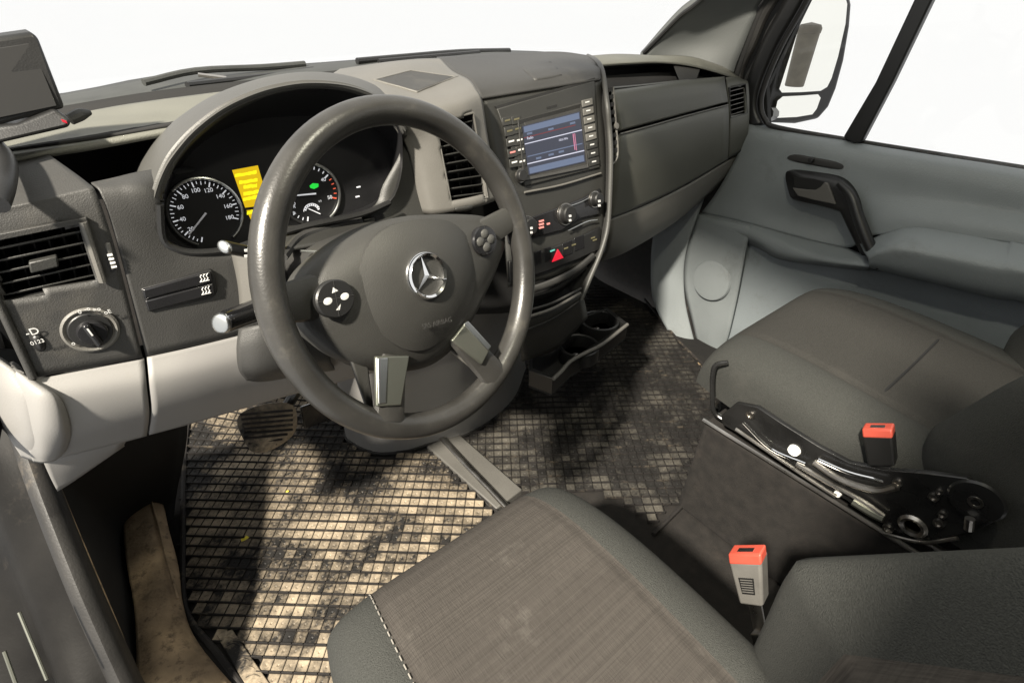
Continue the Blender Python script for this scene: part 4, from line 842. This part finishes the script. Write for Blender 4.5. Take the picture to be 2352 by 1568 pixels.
for a_, b_ in (((44, 1405), (108, 1560)), ((10, 1495), (48, 1600))):
    tube('scuff_strip', [X(*a_, -.285), X((a_[0]+b_[0])/2, (a_[1]+b_[1])/2, -.285), X(*b_, -.285)], .0022, satin, sd, 2, 8)

# ================================================================ SEATS
def sgn(v, p): return math.copysign(abs(v)**p, v)
def cushion_fn(xc, w, yb, yf, zb, H, dish=.012, tilt=.06, taper=.12, p=5.0, q=4.5):
    def fnc(s, t):                                   # s -1..1 across, t 0..1 towards the front
        ww = w*(1-taper*t**5); f = max(0, 1-abs(s)**p)**(1/p)*max(0, 1-t**q)**(1/q)
        z = zb+H*f+tilt*(t-.5)*(f) + dish*(min(1, (s/.75)**2)-1)*(f > .3)*(1-t**3)
        for s0 in (-.62, .62): z -= .006*math.exp(-((s-s0)/.02)**2)*(1-t**6)
        return V((xc+ww*s, yb+(yf-yb)*t, z))
    return fnc
def surf(name, fn, S_, T_, mat, parent, thick=.004):
    vs = [fn(s, t) for t in T_ for s in S_]; n_ = len(S_)
    fs = [(i*n_+j, i*n_+j+1, (i+1)*n_+j+1, (i+1)*n_+j) for i in range(len(T_)-1) for j in range(n_-1)]
    return mk(name, vs, fs, mat, parent, thick=0, ang=70)
def lins(a, b, n_): return [a+(b-a)*i/n_ for i in range(n_+1)]
EDGE = [math.sin(v) for v in lins(math.asin(.64), math.pi/2, 16)]
TF = [math.sin(v) for v in lins(0, math.pi/2, 40)]
def seat(nm, label, xc, w, yf, ztop, yb=-.12, H=.17, cm=None):
    t = thing(nm, label, 'seat', (xc, .1, 0))
    fn = cushion_fn(xc, w, yb, yf, ztop-H, H)
    cu = surf('cushion', fn, lins(-.64, .64, 40), TF, cm or fab, t)
    for sg in (-1, 1): surf('side_bolster', fn, [sg*e for e in EDGE], TF, bolst, t)
    return t, fn, cu
def backrest(t, xc, w, yf, zb, zt, rec, bol=.07, thick=.13, mat2=None, zk=.52):
    def fn(s, tt):
        z = zb+(zt-zb)*tt; f = max(0, 1-abs(s)**6)**(1/6.)
        bott = 1-min(1, max(0, (.16-tt)/.16))**2.6
        y = yf-.06*(z-zb)-rec*max(0, z-zk)-thick*(1-f)-thick*.6*(1-bott**.5)
        k = min(1, max(0, (abs(s)-.52)/.3)); k = k*k*(3-2*k)
        y += bol*k*(.55+.45*min(1, tt*3))*f - .035*(1-k)
        for s0 in (-.58, .58): y -= .006*math.exp(-((s-s0)/.02)**2)
        return V((xc+w*s, y, z))
    TT = lins(0, 1, 50)
    b_ = surf('backrest', fn, lins(-.60, .60, 40), TT, mat2 or fab, t)
    ED = [math.sin(v) for v in lins(math.asin(.60), math.pi/2, 18)]
    for sg in (-1, 1): surf('backrest_bolster', fn, [sg*e for e in ED], TT, bolst, t)
    mk('backrest_shell', [V((xc+w*i, yf-thick-.01-rec*max(0, z-zk)-d_, z)) for d_ in (0, .03) for z in (zb, zt) for i in (-1, 1)], [(0, 1, 3, 2), (4, 5, 7, 6), (0, 1, 5, 4), (2, 3, 7, 6), (0, 2, 6, 4), (1, 3, 7, 5)], blk, t, bevel=.01)
ds, dfn, dcu = seat('driver_seat', 'grey fabric driver seat with woven centre panel before the steering wheel', .213, .222, .425, .435)
backrest(ds, .213, .255, .032, .26, 1.05, .70, .06, zk=.56)
# stitching along the left seam of the driver's cushion
stv = pm('stitching', (.24, .225, .20), .8, .1, 30)
for k in range(34):
    t0 = .30+k*.0205; q = [dfn(-.645, t0), dfn(-.645, t0+.012)]
    if t0 > .985: break
    tube('stitch', [p+V((0, 0, .0015)) for p in q], .0008, stv, dcu, 1, 5)
box('seat_base', (.213, .12, .14), (.19, 0, 0), (0, .22, 0), (0, 0, .13), carpet, ds, .01)
ps, pfn, pcu = seat('passenger_seat', 'grey fabric passenger seat on a dark carpeted box beside the door', 1.10, .266, .445, .462, H=.125, cm=fabp)
backrest(ps, 1.10, .272, .03, .36, 1.05, .42, .055, mat2=fabp, zk=.48)
tube('cushion_seam', [pfn(s, .47)+V((0, 0, -.001)) for s in lins(-.62, .62, 8)], .003, blkm, pcu, 3, 6)
# carpeted box, rails and side mechanism of the passenger seat
bx = .825
slab('seat_box', [V((bx, .385, .285)), V((bx, -.30, .285)), V((bx, -.30, .0)), V((bx, .395, .0))], (.50, 0, 0), carpet, ps, .012, 3)
tube('rail', [V((bx-.004, .385, .293)), V((bx-.004, .0, .293)), V((bx-.004, -.2, .293))], .0045, steel, ps, 1, 8)
tube('rail', [V((bx+.018, .37, .305)), V((bx+.018, -.2, .305))], .006, steel, ps, 1, 8)
sp_o = [(1655, 955), (1690, 925), (1740, 935), (1800, 975), (1880, 1025), (1950, 1062), (2030, 1078), (2120, 1085), (2220, 1098), (2290, 1145), (2310, 1185), (2250, 1215), (2150, 1240), (2080, 1235), (2000, 1185), (1900, 1120), (1800, 1060), (1720, 1010), (1660, 975)]
spx = .806
mech = slab('side_plate', [X(x, y, spx) for x, y in sp_o], (.01, 0, 0), bmet, ps, .0015)
def bolt(px, py, r, mat, x=spx, h=.005): return lathe('bolt', [(0, 0), (r, 0), (r*.9, h), (r*.55, h), (r*.5, h*.5), (0, h*.5)], X(px, py, x), (-1, 0, 0), mat, mech, 20)
for px, py, r, m in ((1725, 952, .0085, steel), (1825, 1033, .011, wht2), (2062, 1107, .007, steel), (2145, 1140, .007, steel), (2158, 1128, .005, steel), (2242, 1150, .010, steel), (2157, 1200, .0075, steel), (2040, 1212, .008, steel), (1925, 1132, .006, wht2), (2165, 1180, .006, steel)): bolt(px, py, r, m)
lathe('pivot_ring', [(.016, 0), (.020, .004), (.016, .008), (.011, .006), (.010, 0)], X(2098, 1205, spx), (-1, 0, 0), steel, mech, 28)
lathe('recliner_cap', [(0, .004), (.030, .003), (.033, 0)], X(2242, 1150, spx), (-1, 0, 0), bmet, mech, 28)
for pts, r, m in (([(1708, 970), (1770, 1030), (1850, 1065)], .003, chrome), ([(1690, 985), (1800, 1060), (1920, 1140)], .004, steel), ([(1870, 1060), (1930, 1100), (2010, 1125), (2060, 1118)], .006, steel), ([(1830, 1065), (1900, 1105), (1980, 1150), (2030, 1185)], .005, steel), ([(1960, 1150), (2000, 1175), (2030, 1190)], .008, satin), ([(2030, 1225), (2120, 1245), (2200, 1235)], .003, steel), ([(1880, 1055), (1950, 1085), (2030, 1105)], .003, chrome)):
    tube('link_rod', [X(x, y, spx-.008) for x, y in pts], r, m, mech, 5, 8)
tube('release_stub', [X(2228, 1190, spx-.01), X(2225, 1215, spx-.01)], .006, steel, mech, 2, 10)
tube('lift_bar', [X(1672, 832, .85), X(1645, 838, .84), X(1637, 860, .835), (X(1636, 900, .83)), X(1640, 945, .83), X(1668, 968, .835)], .005, bmet, ps, 5, 10)
# buckles
def buckle(nm, lab, q, x, gm, stem, brow):
    """q = top-left, top-right, bottom-right, bottom-left on the plane x"""
    t = thing(nm, lab, 'buckle', X(*stem[-1], x), 'seat belt buckles')
    P4 = [X(a, b, x) for a, b in q]; th = V((.024, .004, 0))
    bo = slab('body', P4, th, gm, t, .004, 3)
    up = (P4[0]-P4[3]).normalized(); out = V((-1, 0, 0))
    hgt = .014; a_, b_ = P4[0]-up*.004, P4[1]-up*.004
    slab('button', [a_+up*hgt+th*.12, b_+up*hgt+th*.12, b_+th*-.03, a_+th*-.03], th*.85, red, t, .003, 3)
    m_ = (a_+b_)/2; rr = (b_-a_)
    slab('slot', [m_-rr*.24+up*(hgt+.0006)+th*.3, m_+rr*.24+up*(hgt+.0006)+th*.3, m_+rr*.24+up*(hgt+.0006)+th*.6, m_-rr*.24+up*(hgt+.0006)+th*.6], -up*.002, silv, t, 0)
    if brow:
        f = lambda s, r_: P4[0].lerp(P4[1], s).lerp(P4[3].lerp(P4[2], s), r_)+out*.0008
        lb_ = slab('label_plate', [f(.22, .35), f(.74, .35), f(.74, .72), f(.25, .72)], -out*.001, blk, bo, 0)
        for k in range(6): slab('label_line', [f(.28, .38+k*.055)+out*.0004, f(.70, .38+k*.055)+out*.0004, f(.70, .40+k*.055)+out*.0004, f(.28, .40+k*.055)+out*.0004], -out*.0005, greyb, lb_, 0)
    tube('stem', [X(a, b, x)+th*.5 for a, b in stem], .010, blk if not brow else steel, t, 3, 10, flat=.4, upv=(1, 0, 0))
    return t
buckle('seat_belt_buckle', 'black seat belt buckle with red button beside the passenger seat cushion', [(1980, 1000), (2050, 1002), (2056, 1072), (1992, 1072)], .80, blk, [(2022, 1068), (2030, 1095), (2045, 1130)], False)
buckle('seat_belt_buckle', 'grey seat belt buckle with red button beside the driver seat', [(1673, 1290), (1748, 1292), (1752, 1395), (1698, 1388)], .475, greyb, [(1724, 1388), (1732, 1430), (1740, 1475)], True)
slab('buckle_bracket', [X(x, y, .47) for x, y in ((1722, 1455), (1775, 1462), (1780, 1520), (1745, 1530))], (.02, 0, 0), steel, ds, .002)

# ================================================================ PASSENGER DOOR
pdr = thing('passenger_door', 'grey plastic passenger door trim with armrest, pull handle and window', 'door', (1.55, .4, 0))
up_r = [Xs([(1700, 268, 1.575), (1740, 283, 1.575), (1790, 293, 1.575), (1960, 326, 1.575), (2150, 357, 1.575), (2420, 400, 1.575)]),
        Xs([(1700, 281, 1.545), (1745, 297, 1.545), (1800, 308, 1.545), (1960, 341, 1.545), (2150, 374, 1.545), (2420, 420, 1.545)]),
        Xs([(1700, 305, 1.532), (1750, 320, 1.532), (1805, 332, 1.532), (1955, 365, 1.532), (2140, 402, 1.532), (2420, 455, 1.532)]),
        Xs([(1695, 350, 1.53), (1750, 365, 1.53), (1810, 378, 1.53), (1945, 405, 1.53), (2080, 435, 1.53), (2420, 500, 1.53)]),
        Xs([(1670, 400, 1.53), (1740, 420, 1.53), (1815, 440, 1.53), (1935, 460, 1.53), (2040, 455, 1.525), (2420, 515, 1.52)]),
        Xs([(1640, 450, 1.53), (1720, 475, 1.53), (1820, 500, 1.545), (1930, 520, 1.55), (2030, 500, 1.505), (2420, 545, 1.495)]),
        Xs([(1610, 490, 1.53), (1720, 515, 1.525), (1830, 545, 1.535), (1940, 570, 1.54), (2032, 538, 1.498), (2420, 573, 1.488)])]
for r_ in up_r: r_.append(V((r_[-1].x, -.50, r_[-1].z+(r_[-1].z-r_[-2].z)*.3)))
grid('upper_panel', up_r, doorm, pdr, 8, 6, .008, ang=80)
arm = [Xs([(1975, 560, 1.50), (2032, 536, 1.498), (2100, 520, 1.498), (2200, 532, 1.498), (2310, 552, 1.495), (2420, 574, 1.49)]),
       Xs([(1985, 580, 1.46), (2022, 560, 1.455), (2080, 545, 1.452), (2185, 558, 1.45), (2300, 582, 1.45), (2420, 606, 1.45)]),
       Xs([(1992, 590, 1.435), (2015, 576, 1.428), (2066, 565, 1.422), (2166, 581, 1.42), (2290, 605, 1.42), (2420, 632, 1.42)]),
       Xs([(1995, 600, 1.435), (2018, 590, 1.425), (2070, 585, 1.418), (2170, 605, 1.416), (2290, 630, 1.416), (2420, 655, 1.416)]),
       Xs([(1995, 612, 1.45), (2020, 616, 1.448), (2080, 630, 1.445), (2180, 655, 1.445), (2290, 680, 1.445), (2420, 708, 1.445)]),
       Xs([(1990, 616, 1.52), (2020, 622, 1.52), (2080, 636, 1.52), (2180, 660, 1.52), (2290, 686, 1.52), (2420, 714, 1.52)])]
for r_ in arm: r_.append(V((r_[-1].x, -.50, r_[-1].z+(r_[-1].z-r_[-2].z)*.3)))
grid('armrest', arm, doorm, pdr, 6, 6, .006, ang=80)
swp = [Xs([(1608, 488, 1.528), (1720, 513, 1.523), (1830, 543, 1.533), (1940, 568, 1.538), (1995, 590, 1.50)]),
       Xs([(1608, 500, 1.515), (1715, 525, 1.505), (1800, 560, 1.495), (1900, 590, 1.485), (1995, 600, 1.47)]),
       Xs([(1606, 510, 1.515), (1720, 545, 1.50), (1790, 585, 1.49), (1900, 605, 1.48), (1995, 615, 1.46)]),
       Xs([(1604, 520, 1.535), (1730, 565, 1.53), (1790, 595, 1.53), (1900, 612, 1.53), (1995, 622, 1.53)])]
grid('panel_sweep', swp, doorm, pdr, 6, 5, .006, ang=80)
lo_r = [Xs([(1600, 500, 1.545), (1730, 545, 1.54), (1880, 600, 1.54), (2050, 620, 1.54), (2250, 670, 1.54), (2420, 708, 1.54)]),
        Xs([(1590, 560, 1.53), (1720, 620, 1.53), (1880, 660, 1.53), (2050, 690, 1.53), (2250, 740, 1.53), (2420, 780, 1.53)]),
        Xs([(1590, 640, 1.525), (1700, 700, 1.525), (1880, 740, 1.525), (2050, 780, 1.525), (2250, 840, 1.525), (2420, 880, 1.525)]),
        Xs([(1600, 760, 1.525), (1690, 790, 1.525), (1880, 830, 1.525), (2050, 880, 1.525), (2250, 940, 1.525), (2420, 990, 1.525)]),
        Xs([(1620, 840, 1.525), (1690, 870, 1.525), (1880, 920, 1.525), (2050, 980, 1.525), (2250, 1040, 1.525), (2420, 1100, 1.525)])]
for r_ in lo_r: r_.append(V((r_[-1].x, -.50, r_[-1].z+(r_[-1].z-r_[-2].z)*.3)))
grid('lower_panel', lo_r, doorl, pdr, 6, 5, .006)
spk = [Xs([(1602, 492, 1.512), (1660, 505, 1.505), (1722, 520, 1.505)]), Xs([(1578, 570, 1.50), (1640, 590, 1.49), (1705, 610, 1.495)]), Xs([(1570, 650, 1.50), (1630, 670, 1.49), (1690, 690, 1.495)]), Xs([(1590, 740, 1.50), (1630, 750, 1.495), (1674, 762, 1.50)]), Xs([(1610, 825, 1.51), (1635, 825, 1.505), (1664, 800, 1.51)])]
grid('speaker_panel', spk, doorm, pdr, 6, 6, .012)
sc0 = X(1632, 645, 1.482)
lathe('speaker_grille', [(0, .004), (.060, .003), (.066, .001), (.07, -.006)], sc0, (-1, 0, .1), doorm, pdr, 40)
tube('door_edge_seal', Xs([(1600, 478, 1.51), (1572, 540, 1.505), (1562, 620, 1.505), (1580, 720, 1.505), (1605, 820, 1.505), (1612, 850, 1.505)]), .010, rub, pdr, 6, 10)
slab('door_shell', [V((1.565, .84, .70)), V((1.565, -.5, .70)), V((1.565, -.5, .0)), V((1.565, .9, .0))], (.02, 0, 0), blkm, pdr, .002)
# release handle, pull bar, lock plate
hO = [(1804, 402), (1816, 392), (1870, 398), (1920, 407), (1948, 424), (1966, 452), (1980, 492), (1995, 530), (2020, 582), (2038, 618), (2020, 622), (1996, 614), (1976, 582), (1950, 530), (1932, 492), (1922, 484), (1870, 470), (1822, 458), (1810, 436)]
dome('pull_handle', [X(x, y, 1.512) for x, y in hO], (-1, 0, 0), .012, blk, pdr, 3, 5, 6, .03, X(1945, 470, 1.512))
rec = [(1822, 406), (1870, 411), (1900, 420), (1915, 445), (1920, 470), (1870, 460), (1824, 449)]
slab('handle_recess', [X(x, y, 1.499) for x, y in rec], (.002, 0, 0), blkm, pdr, .0006)
slab('release_lever', [X(x, y, 1.492) for x, y in ((1820, 432), (1850, 436), (1872, 437), (1884, 430), (1893, 419), (1901, 421), (1919, 470), (1870, 460), (1832, 450))], (.008, 0, 0), podm, pdr, .002, 3)
tube('pull_bar', Xs([(1928, 420, 1.492), (1955, 450, 1.486), (1972, 500, 1.478), (1996, 560, 1.47), (2024, 615, 1.465)]), [.010, .013, .014, .014, .012], blk, pdr, 6, 12)
lpz = dome('lock_plate', [X(x, y, 1.528) for x, y in ((1808, 362), (1825, 355), (1870, 362), (1920, 372), (1937, 382), (1925, 389), (1870, 380), (1820, 370))], (-1, 0, 0), .002, dash, pdr, 3, 4, 5, .006)
lathe('lock_knob', [(0, .012), (.006, .011), (.007, .004), (.006, 0)], X(1865, 368, 1.524), (-1, 0, .2), blk, lpz, 20)
# window frame, division bar and the pane
frm = Xs([(2120, -420, 1.56), (1930, -160, 1.56), (1854, 0, 1.56), (1795, 105, 1.56), (1755, 200, 1.56), (1748, 245, 1.56), (1758, 275, 1.56), (1785, 293, 1.56), (1960, 324, 1.585), (2150, 355, 1.59), (2420, 398, 1.59)])
tube('window_seal', frm, .007, rub, pdr, 5, 10)
wf = [[X(x, y, 1.55) for x, y in ((2060, -420), (1870, -160), (1800, 0), (1745, 105), (1712, 200), (1708, 262), (1718, 290))], [X(x, y, 1.56) for x, y in ((2115, -420), (1920, -160), (1845, 0), (1785, 105), (1745, 200), (1738, 250), (1752, 285))]]
grid('window_frame', wf, blk, pdr, 6, 3, .02)
slab('division_bar', [X(x, y, 1.56) for x, y in ((2395, -420), (2450, -420), (2228, -130), (2141, 0), (2050, 190), (1979, 326), (1960, 330), (1936, 315), (2010, 190), (2099, 0), (2180, -130))], (.025, 0, 0), blk, pdr, .004)
gm_ = bpy.data.materials.new('window_glass'); gm_.use_nodes = True; nt = gm_.node_tree; nt.nodes.clear()
o_ = nt.nodes.new('ShaderNodeOutputMaterial'); tr_ = nt.nodes.new('ShaderNodeBsdfTransparent'); gs_ = nt.nodes.new('ShaderNodeBsdfGlossy'); gs_.inputs['Roughness'].default_value = .02
mx_ = nt.nodes.new('ShaderNodeMixShader'); mx_.inputs[0].default_value = .012
nt.links.new(tr_.outputs[0], mx_.inputs[1]); nt.links.new(gs_.outputs[0], mx_.inputs[2]); nt.links.new(mx_.outputs[0], o_.inputs[0])
slab('window_pane', [X(1735, 265, 1.566), X(1780, 100, 1.566), X(1848, -20, 1.566), X(2010, -400, 1.566), V((1.566, -.1, 1.45)), V((1.566, -.1, .72)), X(2000, 345, 1.566), X(1760, 300, 1.566)], (.004, 0, 0), gm_, pdr, 0)

# ================================================================ PILLAR, MIRROR, FOOTWELL SIDE
pillm = pm('pillar_trim', (.085, .09, .088), .6, .08, 6, .3, 350)
ap = thing('windscreen_pillar', 'dark grey windscreen pillar trim beside the passenger window', 'pillar', (1.45, .95, .85))
grid('trim', [[X(x, y, xx) for x, y, xx in r] for r in (((2070, -420, 1.36), (2105, -420, 1.46), (2140, -420, 1.53)), ((1790, -160, 1.36), (1850, -160, 1.46), (1900, -160, 1.53)), ((1610, 0, 1.36), (1690, 0, 1.46), (1752, 0, 1.53)), ((1562, 37, 1.36), (1640, 50, 1.46), (1735, 40, 1.53)), ((1515, 85, 1.36), (1600, 100, 1.46), (1708, 105, 1.53)), ((1478, 122, 1.35), (1585, 140, 1.45), (1685, 168, 1.53)), ((1470, 132, 1.35), (1585, 150, 1.45), (1690, 195, 1.53)))], pillm, ap, 6, 5, .02)
tube('door_seal', Xs([(1920, -160, 1.55), (1775, 0, 1.55), (1725, 105, 1.55), (1695, 180, 1.55), (1712, 280, 1.55)]), .014, rub, ap, 5, 10)
tube('door_seal', Xs([(1860, -100, 1.535), (1762, 0, 1.54), (1716, 105, 1.54), (1690, 180, 1.54)]), .008, blkm, ap, 5, 10)
slab('aperture', [X(x, y, 1.585) for x, y in ((1670, 160), (1740, 0), (1820, -180), (2040, -420), (2150, -420), (1935, -180), (1858, 0), (1760, 200), (1765, 300), (1700, 300))], (.02, 0, 0), blkm, ap, .002)
tube('pillar_edge', Xs([(2070, -420, 1.36), (1790, -160, 1.36), (1610, 0, 1.36), (1562, 37, 1.36), (1515, 85, 1.36), (1478, 122, 1.35)]), .006, blk, ap, 5, 8)
fs_ = thing('footwell_side', 'grey footwell side trim below the glovebox', 'side trim', (1.45, 1.0, 0))
grid('trim', [Xs([(1500, 540, 1.48), (1560, 500, 1.49), (1620, 440, 1.5)]), Xs([(1495, 600, 1.46), (1545, 600, 1.475), (1575, 580, 1.49)]), Xs([(1500, 690, 1.45), (1545, 690, 1.47), (1572, 680, 1.49)]), Xs([(1540, 770, 1.45), (1570, 770, 1.47), (1590, 765, 1.49)]), Xs([(1590, 850, 1.46), (1605, 845, 1.47), (1612, 840, 1.49)])], doorm, fs_, 6, 5, .01)
tube('sill_edge', Xs([(1640, 872, 1.30), (1600, 830, 1.40), (1560, 790, 1.44)]), .012, tan, fs_, 4, 8)
mir = thing('door_mirror', 'black door mirror with tall main glass and small wide angle glass', 'mirror', X(1830, 290, 1.8))
mglass = pm('mirror_glass', (.95, .95, .9), .0, .01, 5, metal=1); mglass.node_tree.links.remove(mglass.node_tree.nodes['Principled BSDF'].inputs['Roughness'].links[0])
mx = 1.80
def Mr(x, y, d=0): 
    return PL(x, y, (V((mx, .80, .85)), V((-.41, -.912, .0)))) + V((.41, .912, 0))*d
MO = [(1862, -40), (1955, -40), (1966, 10), (1962, 60), (1948, 140), (1930, 205), (1912, 248), (1888, 276), (1835, 287), (1780, 285), (1762, 268), (1765, 235), (1782, 170), (1808, 100), (1835, 30)]
slab('housing', [Mr(x, y, .012) for x, y in MO], V((.41, .912, 0))*.07, blk, mir, .012, 4)
slab('glass', [Mr(x, y) for x, y in ((1862, -40), (1935, -30), (1946, 10), (1942, 55), (1925, 130), (1910, 180), (1900, 200), (1885, 209), (1840, 212), (1796, 213), (1790, 205), (1806, 155), (1830, 80), (1850, 20))], V((.41, .912, 0))*.013, mglass, mir, 0)
slab('wide_angle_glass', [Mr(x, y) for x, y in ((1798, 222), (1840, 220), (1879, 217), (1885, 225), (1876, 250), (1866, 263), (1830, 269), (1785, 271), (1779, 262), (1786, 232))], V((.41, .912, 0))*.013, mglass, mir, 0)
tube('mirror_arm', [X(1760, 262, 1.62), X(1775, 262, 1.72), Mr(1790, 265, .03)], .02, blk, mir, 4, 10)

# waste bin standing on the ground behind the van: seen in the mirror only
mn = V((-.41, -.912, 0)).normalized()
def reflected(px, py, z):
    m = Mr(px, py); d = (m-CAM).normalized(); r = d-2*d.dot(mn)*mn; return m+r*((z-m.z)/r.z)
bl, br = reflected(1800, 196, -.55), reflected(1848, 200, -.55)
bc = (bl+br)/2; bwid = (br-bl).length/2; bt = thing('waste_bin', 'dark grey waste bin reflected in the door mirror', 'bin', bc)
binm = pm('bin_plastic', (.10, .09, .075), .6, .2, 6)
lathe('body', [(bwid*.86, 0), (bwid*.9, .02), (bwid, .95), (bwid*1.06, .96), (bwid*1.06, 1.0)], bc, (0, 0, 1), binm, bt, 24)
lathe('lid', [(bwid*1.08, 1.0), (bwid*1.08, 1.04), (bwid*.9, 1.10), (0, 1.14)], bc, (0, 0, 1), binm, bt, 24)
